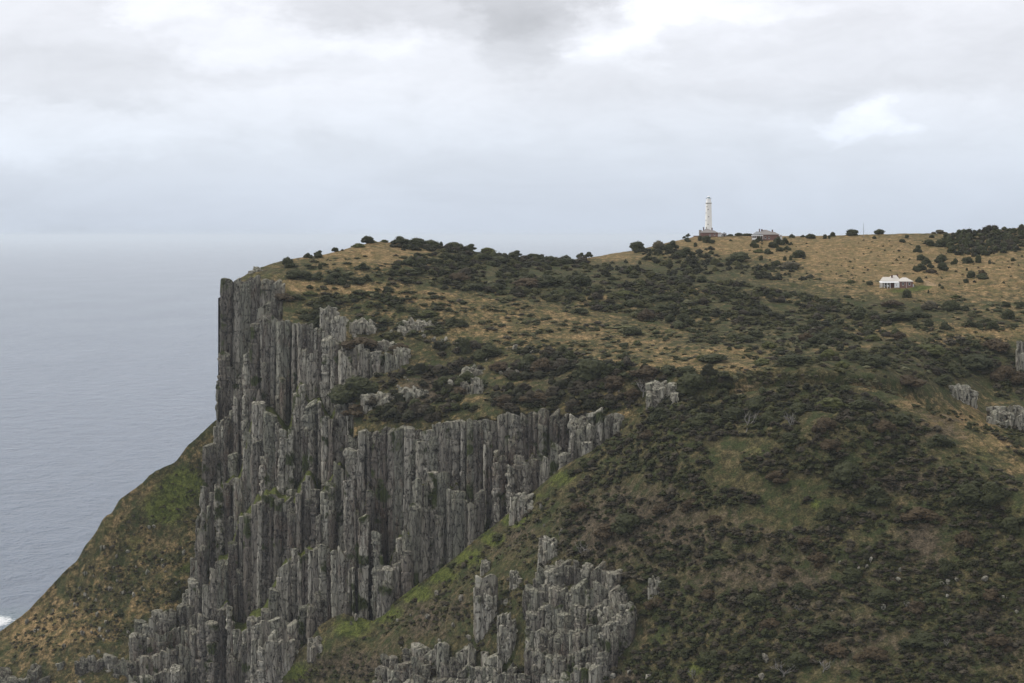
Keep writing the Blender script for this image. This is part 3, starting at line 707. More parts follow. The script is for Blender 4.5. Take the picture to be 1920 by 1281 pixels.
fills = [  # polygon, n, width range px, height/width, kinds weights (kindmix values), clump
 ([(850,470),(960,484),(1110,490),(1330,528),(1560,562),(1700,600),(1560,640),(1350,600),(1150,585),(1000,560),(850,545),(730,525),(740,488)], 1250, (8,26), .46, (.1,.15,.35,.72,.35,.55,.55), .22),
 ([(1180,590),(1350,596),(1560,610),(1750,635),(1920,640),(1920,760),(1780,720),(1640,708),(1500,690),(1300,645)], 560, (8,26), .44, (.1,.35,.35,.55,.72,.55,.85), .42),
 ([(1760,452),(1800,434),(1850,430),(1920,426),(1920,470),(1850,480),(1790,476)], 300, (9,20), .62, (.1,.35,.35,.72), 0),
 ([(1110,490),(1190,474),(1260,464),(1310,462),(1420,478),(1500,502),(1550,530),(1300,522),(1120,506)], 260, (7,20), .55, (.1,.2,.55), .45),
 ([(820,640),(1000,660),(1180,690),(1360,708),(1380,738),(1160,772),(900,782),(660,802),(660,710),(800,696)], 420, (12,38), .55, (.1,.15,.72,.72,.4), .4),
 ([(1165,800),(1380,745),(1550,730),(1700,775),(1800,822),(1920,905),(1920,1335),(1150,1335),(1200,1150),(1050,1060),(1060,900)], 6500, (4,24), .44, (.1,.35,.35,.55,.72,.72,.85,.35), .37),
 ([(520,565),(700,545),(900,600),(800,640),(640,640),(560,600)], 130, (12,30), .36, (.1,.35,.55), .4),
 ([(540,500),(700,470),(900,500),(1300,540),(1600,560),(1920,560),(1920,700),(1500,700),(1100,690),(800,650),(620,580)], 2300, (5,20), .28, (.35,.55,.55,.35,.85,.95), .36),
 ([(1330,460),(1500,452),(1700,450),(1920,480),(1920,560),(1600,545),(1350,520)], 200, (3,8), .45, (.1,.35,.55), .3),
 ([(330,880),(400,830),(385,960),(350,1130),(240,1200),(20,1240),(20,1185),(150,1070)], 1000, (3,10), .42, (.55,.72,.55,.55,.85), .35),
 ([(500,1300),(700,1180),(960,985),(1060,900),(1050,1050),(980,1150),(900,1230),(700,1330)], 900, (5,15), .4, (.35,.55,.72,.85,.55), .35),
 ([(1700,760),(1780,770),(1920,800),(1920,860),(1840,812)], 90, (7,18), .45, (.35,.55,.72), .2),
 ([(660,800),(820,780),(820,745),(700,765)], 60, (8,20), .4, (.35,.72,.55), .2),
 ([(1200,775),(1280,750),(1380,738),(1450,722),(1550,717),(1610,730),(1680,760),(1640,790),(1550,765),(1380,790),(1200,820)], 700, (7,22), .5, (.1,.15,.35,.55,.72), .12),
 ([(980,1050),(1180,1060),(1190,1200),(1120,1335),(700,1335),(700,1220),(960,1215)], 260, (6,20), .5, (.1,.35,.72,.72), .35),
 ([(735,457),(830,463),(960,484),(1100,489),(1100,498),(960,494),(830,474),(735,466)], 170, (10,24), .5, (.1,.15,.35,.72), 0),
 ([(1340,700),(1480,705),(1640,715),(1700,745),(1560,712),(1400,730)], 120, (6,16), .4, (.92,.85,.55,.95), .2),
]
LP = {}
for sh in ('dome', 'loose', 'mound'):
    for i in range(3): LP[(sh, i)] = shrub_parts(sh, 90, 1, 500 + i * 7 + len(LP))
LPK = list(LP.keys())
stuff = {}
extra = []
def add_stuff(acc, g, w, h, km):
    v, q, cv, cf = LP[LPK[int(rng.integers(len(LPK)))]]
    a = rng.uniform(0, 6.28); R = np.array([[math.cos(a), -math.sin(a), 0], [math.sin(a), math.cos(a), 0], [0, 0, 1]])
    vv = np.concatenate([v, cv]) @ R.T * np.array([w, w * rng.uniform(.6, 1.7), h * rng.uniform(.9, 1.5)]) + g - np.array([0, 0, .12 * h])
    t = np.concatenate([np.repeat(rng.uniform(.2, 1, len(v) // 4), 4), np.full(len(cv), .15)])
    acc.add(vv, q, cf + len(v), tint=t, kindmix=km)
sa_plateau, sa_hill, sa_left = Acc(), Acc(), Acc()
for fi_, (poly, n, wr, ratio, kms, clump) in enumerate(fills):
    X, Yv = scatter(poly, n, clump, 300 + fi_, 80. if fi_ == 5 else 40.)
    G = ground(X, Yv)
    for x, y, g in zip(X, Yv, G):
        if np.isnan(g[1]) or y > 1338: continue
        if 1640 < x < 1722 and 512 < y < 558: continue
        if 1404 < x < 1466 and y < 452: continue
        if ((x - 1404) / 32) ** 2 + ((y - 728) / 10) ** 2 < 1: continue
        w = wr[0] + (wr[1] - wr[0]) * rng.random() ** 1.8; w *= g[1] / F
        a = sa_hill if fi_ in (5, 10, 13, 14) else sa_left if fi_ == 9 else sa_plateau
        add_stuff(a, g, w, w * ratio * rng.uniform(.7, 1.35), kms[int(rng.integers(len(kms)))] + .01)
obj('coastal_scrub', sa_plateau.mesh('coastal_scrub', M['scrub']), kind='stuff', label='dense low coastal scrub and heath covering the plateau', category='scrub')
obj('hillside_scrub', sa_hill.mesh('hillside_scrub', M['scrub']), kind='stuff', label='dark tangled scrub covering the near hillside', category='scrub')
obj('slope_heath', sa_left.mesh('slope_heath', M['scrub']), kind='stuff', label='short heath tufts on the steep slope left of the cliff', category='heath')

# ------------------------------------------------------------------ labels of repeats: kind, landmark, side, rank
MARKS = [(1328,436,'the lighthouse'),(1683,532,'the pale cottage'),(1438,442,'the keeper house'),(1619,432,'the mast'),(412,530,'the cliff corner'),
         (689,450,'the left summit bush'),(1805,738,'the square-topped outcrop'),(1240,738,'the pale columns'),(1400,730,'the footpath bend'),
         (668,725,'the big ledge bush'),(1080,1150,'the spur outcrop'),(1700,900,'the bare brown patch'),(890,725,'the tall pale block'),
         (1060,480,'the skyline dip'),(1920,1281,'the bottom right corner'),(1600,1140,'the low mossy clearing'),(1500,620,'the middle tan clearing'),(960,600,'the tan terrace'),
         (1920,600,'the plateau right edge'),(1340,930,'the hillside green glade'),(600,520,'the cliff rim hedge'),(1820,500,'the tan hill bushes'),(300,1000,'the left slope middle')]
ORD = ['nearest', 'second', 'third', 'fourth', 'fifth', 'sixth', 'seventh', 'eighth', 'ninth', 'tenth', 'eleventh', 'twelfth', 'thirteenth', 'fourteenth', 'fifteenth']
SIDES = ['right of', 'upper right of', 'above', 'upper left of', 'left of', 'lower left of', 'below', 'lower right of']
def label_all(lst):
    """lst: (object, px, py, description)"""
    groups = {}
    for o, px, py, desc in lst:
        k = min(range(len(MARKS)), key=lambda i: (MARKS[i][0] - px) ** 2 + (1.6 * (MARKS[i][1] - py)) ** 2)
        dx, dy = px - MARKS[k][0], MARKS[k][1] - py
        s = int(round(math.atan2(dy * 1.6, dx) / (math.pi / 4))) % 8
        groups.setdefault((k, s, desc), []).append((dx * dx + dy * dy, id(o), o))
    for (k, s, desc), l in groups.items():
        for i, (_, _, o) in enumerate(sorted(l)):
            r = '' if len(l) == 1 else ORD[min(i, 14)] + (' nearest ' if i else ' ')
            o['label'] = f'{desc}, {r}{SIDES[s]} {MARKS[k][2]}'

CW = dict(d='dark green', o='olive green', b='brown', g='greyish', p='pale sage')
def size_word(w): return 'small' if w < 14 else 'large' if w > 42 else 'middling'
lab = []
shapes = {'d': ('dome', 'loose'), 'o': ('mound', 'dome'), 'b': ('loose', 'mound'), 'g': ('loose', 'dome'), 'p': ('mound', 'mound')}
for (px, py, w, h, kd) in items:
    ww, hh = w, h
    g = ground([px], [py])[0]
    if np.isnan(g[1]):
        for d in range(1, 14):
            g = ground([px], [py + d])[0]
            if not np.isnan(g[1]): break
    sh = 'tall' if h > w * .95 else shapes[kd][int(rng.integers(2))]
    me = proto(sh, kd, int(rng.integers(2)))
    sc = g[1] / F
    o = obj('shrub', me, loc=(g[0], g[1] + w * sc * .25, g[2] - h * sc * .10), category='shrub', group='coastal shrubs growing on the headland')
    o.scale = (w * sc * 1.1, w * sc * rng.uniform(.9, 1.3), h * sc * 1.28); o.rotation_euler = (0, 0, rng.uniform(0, 6.28))
    lab.append((o, px, py, f'{size_word(w)} {CW[kd]} ' + ('upright' if sh == 'tall' else 'low' if h < .42 * w else 'rounded') + ' shrub'))
label_all(lab)

# small trees with visible trunks on the skyline, and dead trees
tl = [(1089,483,18,14,'small dark windswept tree, left one of a skyline pair in the dip'),(1104,481,18,15,'small dark windswept tree, right one of a skyline pair in the dip'),
      (1290,444,10,9,'tiny spindly tree on the skyline just left of the lighthouse'),(1283,446,9,7,'tiny open tree farther left of the lighthouse on the skyline')]
for i, (px, py, w, h, lb) in enumerate(tl):
    g = ground([px], [py + 4])[0]; sc = g[1] / F
    root = obj('windswept_tree', None, loc=tuple(g), label=lb, category='tree', group='small trees on the skyline')
    t = obj('trunk', TRUNK[i % 3], root); t.scale = (w * sc, w * sc, h * sc * 1.1)
    c = obj('crown', proto('loose', 'd', i % 2), root, (0, 0, h * sc * .30)); c.scale = (w * sc, w * sc, h * sc * .85)
dl = [(1400,800,34,34,'bleached bare branched dead bush near top of the near hillside'),(1482,798,30,26,'second bleached bare bush right of the first near hilltop'),(1205,745,40,34,'bare grey branches beside the pale columns in dark bush'),
      (1250,960,30,14,'fallen pale dead branch on the left of the near hillside'),(1775,1215,18,16,'small white forked dead bush low on the right hillside'),(1495,1145,22,18,'bare pale shrub skeleton in middle of near hillside'),
      (1470,1265,60,26,'tangle of bare pale branches at bottom of near hillside'),(1300,1262,20,16,'small bare branches at the bottom left of near hillside'),(1090,1045,46,30,'bare grey branches above the spur outcrop'),
      (1700,1140,14,14,'tiny white dead twigs right of the mossy clearing'),(1545,1260,34,18,'bare branches right of the pale tangle at the bottom')]
for i, (px, py, w, h, lb) in enumerate(dl):
    g = ground([px], [py])[0]; sc = g[1] / F
    o = obj('dead_shrub', BARE[i % 3], loc=tuple(g), label=lb, category='dead shrub', group='bare dead shrubs'); o.scale = (w * sc, w * sc, h * sc * 1.15); o.rotation_euler = (rng.normal(0, .15), rng.normal(0, .15), rng.uniform(0, 6))

# ------------------------------------------------------------------ boulders: px, py base, size px
B = '''218 1045 9;240 1030 7;212 1062 6;196 1028 6;206 1105 11;160 1105 6;166 1112 5;180 1118 5;140 1125 5;145 1130 6;190 1030 8;280 985 10;290 983 7;275 1070 9;305 1065 7;310 1075 6;255 1060 6;305 1050 5;265 1110 7;150 1095 6
50 1160 9;155 1190 10;195 1205 8;100 1135 6;65 1175 6;250 1120 7;270 1115 6;220 1085 7;230 1110 5;175 1075 5;330 1100 8;345 1040 7;240 1190 9;200 1185 7;185 1225 9;120 1215 8
820 1115 15;865 1118 9;835 1130 6;640 1145 9;667 1165 12;610 1148 7;612 1125 6;745 1165 7;770 1158 7;790 1150 6;885 985 0;1050 1002 12;1020 985 7;1040 1020 8
1632 1055 9;1765 1095 9;1778 1092 11;1795 1090 8;1848 1092 14;1685 1090 8;1655 1140 10;1704 1135 9;1424 1118 10;1610 1070 8;1436 1235 18;1430 1270 14;1776 1118 8;1830 1135 9;1880 1120 7;1905 1150 6;1710 1210 0;1490 1060 0;1575 1060 6;1560 1145 4
945 1230 20;880 1200 10;1215 1265 12;1240 1280 14;1180 1255 9;1150 1262 12;815 1010 0;850 1175 9;800 1160 10;780 1240 8;1052 1105 0;870 710 10;770 615 9;790 618 8;760 630 10;735 628 8;720 645 9;690 625 12;665 630 11;835 645 8;845 728 12;985 672 4;1040 705 4;940 705 6;795 640 8;700 670 8;640 610 8
880 935 0;1015 955 7;1160 740 5;1895 840 5;1720 815 5;1690 795 4'''
for (x0, x1, y0, y1, n) in [(735, 830, 606, 650, 12), (830, 1010, 640, 700, 9), (660, 860, 705, 770, 13), (880, 1000, 690, 760, 8), (560, 680, 1150, 1210, 7), (700, 960, 1130, 1220, 12), (40, 330, 1060, 1230, 14), (1500, 1900, 1050, 1250, 10)]:
    for _ in range(n): B += ';%d %d %.1f' % (rng.uniform(x0, x1), rng.uniform(y0, y1), 3.5 + 7 * rng.random() ** 2)
lab = []
for ln in B.split('\n'):
    for t in ln.split(';'):
        px, py, w = map(float, t.split())
        if w == 0: continue
        g = ground([px], [min(py, 1335)])[0]
        if np.isnan(g[1]): continue
        sc = g[1] / F * w
        o = obj('boulder', BOULD[int(rng.integers(6))], loc=tuple(g), category='boulder', group='loose boulders on the slopes')
        o.scale = (sc * rng.uniform(.8, 1.3), sc, sc * rng.uniform(.8, 1.5)); o.rotation_euler = (rng.normal(0, .2), rng.normal(0, .2), rng.uniform(0, 6))
        lab.append((o, px, py, ('large' if w > 10 else 'small') + ' pale grey boulder'))
label_all(lab)

# ------------------------------------------------------------------ buildings
def box_v(x0, x1, y0, y1, z0, z1):
    v = np.array([[x, y, z] for z in (z0, z1) for y in (y0, y1) for x in (x0, x1)], float)
    f = np.array([[0, 2, 3, 1], [4, 5, 7, 6], [0, 1, 5, 4], [2, 6, 7, 3], [0, 4, 6, 2], [1, 3, 7, 5]])
    return v, f
def box(name, parent, mat, *b, **kw):
    v, f = box_v(*b); return obj(name, make_mesh(name, v, [f], M[mat]), parent, **kw)
def boxes(name, parent, mat, lst, **kw):
    a = Acc()
    for b in lst: v, f = box_v(*b); a.add(v, f)
    return obj(name, a.mesh(name, M[mat]), parent, **kw)
def hip(name, parent, mat, x0, x1, y0, y1, z0, z1, rx0, rx1, th=.18, lip=.15, **kw):
    ym = (y0 + y1) / 2
    v = np.array([[x0, y0, z0], [x1, y0, z0], [x1, y1, z0], [x0, y1, z0], [x0, y0, z0 + lip], [x1, y0, z0 + lip], [x1, y1, z0 + lip], [x0, y1, z0 + lip], [rx0, ym, z1], [rx1, ym, z1]], float)
    a = Acc(); a.add(v, [[3, 2, 1, 0], [0, 1, 5, 4], [1, 2, 6, 5], [2, 3, 7, 6], [3, 0, 4, 7], [4, 5, 9, 8], [6, 7, 8, 9]], [[5, 6, 9], [7, 4, 8]])
    return obj(name, a.mesh(name, M[mat]), parent, **kw)
def lathe(name, parent, mat, prof, n=28, smooth=True, **kw):
    prof = np.array(prof, float); R = len(prof); ang = np.arange(n) / n * 2 * np.pi
    v = np.stack([prof[:, 0:1] * np.cos(ang), prof[:, 0:1] * np.sin(ang), prof[:, 1:2] + 0 * ang], -1).reshape(-1, 3)
    i = np.arange(R * n).reshape(R, n); j = np.roll(i, -1, 1)
    return obj(name, make_mesh(name, v, [np.stack([i[:-1], j[:-1], j[1:], i[1:]], -1).reshape(-1, 4)], M[mat], None, smooth), parent, **kw)
def chimney(parent, mat, x, y, z0, z1, w=.7):
    c = boxes('chimney', parent, mat, [(x - w / 2, x + w / 2, y - w / 2, y + w / 2, z0, z1 - .35), (x - w / 2 - .12, x + w / 2 + .12, y - w / 2 - .12, y + w / 2 + .12, z1 - .35, z1)])
    return c
def window(parent, x, y, z, w, h):
    f = boxes('window', parent, 'white', [(x - w / 2 - .1, x + w / 2 + .1, y - .10, y + .02, z - .16, z), (x - w / 2 - .08, x - w / 2, y - .08, y + .02, z, z + h), (x + w / 2, x + w / 2 + .08, y - .08, y + .02, z, z + h), (x - w / 2 - .08, x + w / 2 + .08, y - .08, y + .02, z + h, z + h + .08)])
    box('pane', f, 'dark', x - w / 2, x + w / 2, y - .04, y + .03, z, z + h)
    return f

# lighthouse
Yl = 1404.0; u = Yl / F                     # metres per photo pixel there
def X(px, Y): return (px - CX) * Y / F
def Z(py, Y): return H - (py - HZ) * Y / F
zb = Z(446, Yl)
L = obj('lighthouse', None, loc=(X(1328.7, Yl), Yl, zb), label='tall tapering cream lighthouse tower standing on the hilltop skyline', category='lighthouse')
hh = lambda py: Z(py, Yl) - zb
tower = lathe('tower', L, 'cream', [(7.1 * u, -3), (7.0 * u, hh(440)), (6.6 * u, hh(430)), (5.9 * u, hh(405)), (5.4 * u, hh(390)), (5.2 * u, hh(381.6))])
lathe('gallery', L, 'galmet', [(4.9 * u, hh(382.6)), (5.9 * u, hh(381.4)), (6.1 * u, hh(381.0)), (6.1 * u, hh(380.4)), (3.0 * u, hh(380.2))])
lathe('watch_room', L, 'white', [(5.2 * u, hh(380.5)), (5.2 * u, hh(379.6)), (4.5 * u, hh(377)), (4.1 * u, hh(374)), (3.9 * u, hh(372.4)), (2.5 * u, hh(372.2))])
a = Acc()
for i in range(14):
    t = i / 14 * 6.283; v, f = box_v(-.05, .05, -.05, .05, hh(373.5), hh(371)); a.add(v + [4.7 * u * math.cos(t), 4.7 * u * math.sin(t), 0], f)
rail = obj('railing', a.mesh('railing', M['metal']), L)
lathe('lantern', L, 'glass', [(2.6 * u, hh(372.4)), (2.6 * u, hh(369.8))], 16)
lathe('lantern_roof', L, 'white', [(3.0 * u, hh(369.9)), (2.9 * u, hh(369.5)), (1.9 * u, hh(368.3)), (.5 * u, hh(367.9)), (.3 * u, hh(367.1)), (0.001, hh(367))], 16)
for (px, py) in [(1325.2, 387.8), (1327.2, 393), (1323.6, 399.5), (1328.2, 406.6), (1323.4, 413.6), (1327, 421)]:
    r = np.interp(py, [381, 390, 405, 430], [5.2, 5.4, 5.9, 6.6]) * u; dx = (px - 1328.7) * u; t = math.acos(max(-1, min(1, dx / r)))
    v, f = box_v(-.24, .24, -.05, .25, -.36, .36); ca, sa_ = math.cos(t - math.pi / 2), math.sin(t - math.pi / 2)
    R = np.array([[math.cos(math.pi / 2 - t), -math.sin(math.pi / 2 - t) * 1, 0], [math.sin(math.pi / 2 - t) * 1, math.cos(math.pi / 2 - t), 0], [0, 0, 1]])
    ang = math.atan2(-math.sin(t), math.cos(t)) + math.pi / 2
    R = np.array([[math.cos(ang), -math.sin(ang), 0], [math.sin(ang), math.cos(ang), 0], [0, 0, 1]])
    v = v @ R.T + [r * math.cos(t), -r * math.sin(t), hh(py)]
    obj('window', make_mesh('window', v, [f], M['dark']), tower)

# brick quarters at the foot of the tower
Yq = 1393.0; q = Yq / F; zq = Z(444.2, Yq)
Q = obj('brick_quarters', None, loc=(X(1330, Yq), Yq, zq), label='low red brick quarters with grey hipped roof at foot of the lighthouse', category='house')
qx = lambda px: (px - 1330) * q
qh = lambda py: Z(py, Yq) - zq
box('wall', Q, 'brick', qx(1315), qx(1346), 0, 8, -1.5, qh(436.6))
rf = hip('roof', Q, 'slate', qx(1313.6), qx(1346.8), -.5, 8.5, qh(436.7), qh(429.0), qx(1324.5), qx(1327.5))
rf2 = hip('roof', Q, 'slate', qx(1328), qx(1346.6), -.4, 7.6, qh(436.6), qh(432.3), qx(1334), qx(1340))
box('gable', Q, 'stone', qx(1313.1), qx(1317), 5, 11, -1, qh(431.4))
chimney(rf, 'dkbrick', qx(1320.2), 4, qh(433), qh(426.2)); chimney(rf, 'stone', qx(1325.6), 4, qh(431), qh(425.8), .5); chimney(rf2, 'dkbrick', qx(1336), 3.6, qh(433.5), qh(427.4), .8)
window(Q, qx(1331.4), 0, qh(442.4), .8, 1.1); window(Q, qx(1339.8), 0, qh(441.4), .8, .9)

Wt = obj('white_shed', None, loc=(X(1350.5, Yq), Yq + 2, zq), label='white lean-to shed against the right end of the brick quarters', category='shed')
box('wall', Wt, 'white', -4.2 * q, 4.2 * q, 0, 4, -1.5, qh(438.4)); hip('roof', Wt, 'slate', -4.6 * q, 4.6 * q, -.3, 4.3, qh(438.6), qh(435.8), -1.5 * q, 1.5 * q)
box('door', Wt, 'stone', 2.0 * q, 3.4 * q, -.06, .02, -.2, qh(440.2))
Ws = obj('stone_shed', None, loc=(X(1360, Yq), Yq + 5, zq), label='small dark grey gabled shed farther right of the lighthouse quarters', category='shed')
box('wall', Ws, 'stone', -3.4 * q, 3.4 * q, 0, 4, -1.5, qh(438.6)); hip('roof', Ws, 'metal', -4.2 * q, 4.2 * q, -.3, 4.3, qh(438.8), qh(435.6), -.5 * q, .5 * q)
box('door', Ws, 'dark', -.7, .3, -.06, .02, -.3, 1.6)
Fn = obj('stone_wall', None, loc=(X(1308, Yq), Yq + 3, Z(444.5, Yq)), label='low dark boundary wall on the skyline left of the quarters', category='wall')
boxes('wall_run', Fn, 'dkbrick', [(-7 * q, 5 * q, 0, .4, -1.5, qh(442.2)), (-7.2 * q, 5.2 * q, -.06, .46, qh(442.2), qh(441.8))])

# grey roofed keeper house
gk = ground([1435], [450.5])[0]; Yk = float(gk[1]); s_ = Yk / F; zk = Z(450.5, Yk)
K = obj('keeper_house', None, loc=(X(1435, Yk), Yk, zk), label='red brick keeper house with grey hipped roof and white veranda, right of the lighthouse', category='house')
kx = lambda px: (px - 1435) * s_
kh = lambda py: Z(py, Yk) - zk
box('wall', K, 'brick', kx(1423), kx(1460.5), 0, 10, -3, kh(440.2))
r1 = hip('roof', K, 'slate', kx(1420), kx(1461.5), -.5, 10.5, kh(440.4), kh(431.0), kx(1432), kx(1438.5))
r2 = hip('roof', K, 'slate', kx(1440), kx(1461.8), -.6, 8, kh(440.2), kh(435.0), kx(1447), kx(1453.5))
r3 = hip('roof', K, 'metal', kx(1412), kx(1428), -.7, 7, kh(440.0), kh(434.2), kx(1419.5), kx(1424.5))
box('wall', K, 'white', kx(1413), kx(1423.0), .3, 6.5, -3, kh(440.1), label='white rear wing wall')
chimney(r3, 'dkbrick', kx(1426), 6, kh(435), kh(429.2)); chimney(r1, 'dkbrick', kx(1429.7), 4, kh(435.5), kh(429.8), .9); chimney(r2, 'dkbrick', kx(1449.5), 3.6, kh(437), kh(430.8), .8)
ver = boxes('veranda_roof', K, 'white', [(kx(1408.5), kx(1429.8), -3.2, -.75, kh(442.6), kh(441.0))])
boxes('veranda_screen', K, 'white', [(kx(1408.8), kx(1417.5), -3.1, -2.9, kh(449.5), kh(446.2))])
box('veranda_wall', K, 'dkbrick', kx(1409), kx(1429), -.7, -.05, -3, kh(442.7))
for px in (1409.2, 1412.8, 1417.3, 1425.2, 1429.4): box('veranda_post', K, 'white', kx(px) - .12, kx(px) + .12, -3.15, -2.95, -1.5, kh(442.6))
window(K, kx(1415), -.7, kh(446.8), .9, 1.1)
window(K, kx(1435), 0, kh(447.5), .9, 1.3); window(K, kx(1442), 0, kh(447.5), .9, 1.3)
An = obj('outhouse', None, loc=(X(1465.5, Yk), Yk + 3, zk), label='tiny white outhouse with grey roof beside the keeper house', category='outhouse')
box('wall', An, 'white', -2.2 * s_, 2.2 * s_, 0, 3, -2, kh(443)); hip('roof', An, 'slate', -3 * s_, 3 * s_, -.3, 3.3, kh(443.1), kh(440.4), -.6 * s_, .6 * s_)

# pale roofed cottage
gc = ground([1682], [539.5])[0]; Yc = float(gc[1]); c_ = Yc / F; zc = Z(539.6, Yc)
C = obj('cottage', None, loc=(X(1682, Yc), Yc, zc), label='single storey brick cottage with pale hipped roofs and white veranda on tan slope', category='cottage')
cx = lambda px: (px - 1682) * c_
ch = lambda py: Z(py, Yc) - zc
box('wall', C, 'brick', cx(1685.2), cx(1710.6), -1.6, 8, -2.5, ch(528.0))
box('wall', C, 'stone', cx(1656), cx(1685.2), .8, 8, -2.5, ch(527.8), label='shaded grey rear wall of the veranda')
c1 = hip('roof', C, 'tin', cx(1684), cx(1711.6), -2.0, 8.4, ch(528.1), ch(520.6), cx(1694), cx(1701))
c2 = hip('roof', C, 'tin', cx(1664), cx(1690), .2, 10, ch(527.6), ch(516.8), cx(1675), cx(1684))
c3 = hip('roof', C, 'tin', cx(1654.5), cx(1676), .1, 8, ch(527.4), ch(519.8), cx(1657.5), cx(1669))
v = np.array([[cx(1648.6), -2.4, ch(529.6)], [cx(1684.8), -2.4, ch(529.6)], [cx(1684.8), .75, ch(527.6)], [cx(1648.6), .75, ch(527.6)]]); v = np.concatenate([v, v + [0, 0, -.22]])
obj('veranda_roof', make_mesh('veranda_roof', v, [[[0, 1, 2, 3], [7, 6, 5, 4], [0, 4, 5, 1], [1, 5, 6, 2], [2, 6, 7, 3], [3, 7, 4, 0]]], M['white']), C)
for px in (1649, 1652, 1656.6, 1662.5, 1667.8): box('veranda_post', C, 'white', cx(px) - .13, cx(px) + .13, -2.3, -2.08, -1.5, ch(529.7))
box('veranda_room', C, 'white', cx(1676.2), cx(1685.1), -2.1, .7, -2, ch(530.3))
box('veranda_rail', C, 'white', cx(1661.5), cx(1665.5), -2.25, -2.15, ch(537), ch(535))
box('veranda_wall', C, 'dkbrick', cx(1668.5), cx(1676.2), -.6, .7, -2, ch(530.3))
window(C, cx(1679.4), -2.1, ch(535.4), .35, .5); window(C, cx(1660.5), .8, ch(535), .8, 1.2)
for px in (1692.2, 1704.2): window(C, cx(px), -1.6, ch(534.6), .9, 1.4)
box('downpipe', C, 'white', cx(1698.4) - .06, cx(1698.4) + .06, -1.72, -1.6, -.6, ch(528))
chimney(c2, 'dkbrick', cx(1674.4), 3.4, ch(523), ch(515.8), .8); chimney(c2, 'dkbrick', cx(1686), 6, ch(520), ch(514.8), .8)
box('step', C, 'white', cx(1711), cx(1713.5), 0, 1.0, -1.5, ch(533.4))

# mast
gm = ground([1619], [444])[0]; Ym = float(gm[1])
Mt = obj('radio_mast', None, loc=(X(1619, Ym), Ym, gm[2]), label='thin dark mast standing alone on the skyline', category='mast')
lathe('pole', Mt, 'metal', [(.16, -.5), (.12, 5), (.09, Z(418, Ym) - gm[2])], 6)
for t in (0.5, 2.6, 4.7):
    a = Acc(); limb(a, (0, 0, 7), (4 * math.cos(t), 4 * math.sin(t), -.3), .02, .02, wob=0); obj('guy_wire', a.mesh('guy_wire', M['metal']), Mt)

# ------------------------------------------------------------------ sea
def sea_material():
    m, nt, b = new_mat('sea', 0.16, .5); k = N(nt)
    pos = k.n('ShaderNodeNewGeometry').outputs['Position']
    w1 = k.noise(k.mapping(pos, (.030, .018, 1)), 1.0, 6, .62, .4)
    w2 = k.noise(k.mapping(pos, (.16, .10, 1), (3, 8, 0), (0, 0, .4)), 1.0, 5, .62, .3)
    w0 = k.noise(k.mapping(pos, (.0035, .0012, 1)), 1.0, 4, .55)
    h = k.math('ADD', k.math('MULTIPLY', w1, 5.5), k.math('MULTIPLY', w2, 2.0))
    c = k.mix(w1, (.048, .070, .108), (.120, .158, .218))
    # surf where the swell meets the foot of the slope
    d = k.n('ShaderNodeVectorMath', operation='DISTANCE'); k.link(k.mapping(pos, (1, .5, 1)), d.inputs[0]); d.inputs[1].default_value = (-374, 720, 0)
    near = k.math('SUBTRACT', 1.0, k.ss(d.outputs['Value'], 4, 26))
    foam = k.ss(k.math('ADD', k.math('MULTIPLY', near, .62), k.math('MULTIPLY', k.noise(pos, .22, 5, .7), .75)), .80, .95)
    turq = k.math('SUBTRACT', 1.0, k.ss(d.outputs['Value'], 8, 40))
    c = k.mix(k.math('MULTIPLY', turq, .6), c, (.10, .16, .17)); c = k.mix(foam, c, (.8, .82, .82))
    k.link(c, b.inputs['Base Color'])
    k.link(k.math('ADD', .14, k.math('ADD', k.math('MULTIPLY', w0, .14), k.math('MULTIPLY', foam, .5))), b.inputs['Roughness'])
    k.link(k.bump(h, 1.0, 2.8), b.inputs['Normal'])
    return m
S_ = 200000.0
ys = np.array([-3000, 400, 3000, 12000, 50000, S_]); xs = np.array([-S_, -20000, -3000, 3000, 20000, S_])
v = np.array([[x, y, 0] for y in ys for x in xs]); i = np.arange(36).reshape(6, 6)
obj('sea', make_mesh('sea', v, [np.stack([i[:-1, :-1], i[:-1, 1:], i[1:, 1:], i[1:, :-1]], -1).reshape(-1, 4)], sea_material()), kind='structure')

# ------------------------------------------------------------------ haze
hz = bpy.data.materials.new('haze'); hz.use_nodes = True; nt = hz.node_tree; nt.nodes.clear()
o_ = nt.nodes.new('ShaderNodeOutputMaterial'); pv = nt.nodes.new('ShaderNodeVolumePrincipled')
pv.inputs['Color'].default_value = (.88, .945, 1.0, 1); pv.inputs['Density'].default_value = 3.0e-5; pv.inputs['Anisotropy'].default_value = .2
nt.links.new(pv.outputs[0], o_.inputs['Volume'])
v, f = box_v(-S_ - 2000, S_ + 2000, -4000, S_ + 2000, -1.0, 312.0)
obj('haze', make_mesh('haze', v, [f], hz), kind='stuff', label='thin pale sea haze lying over the ocean', category='haze')

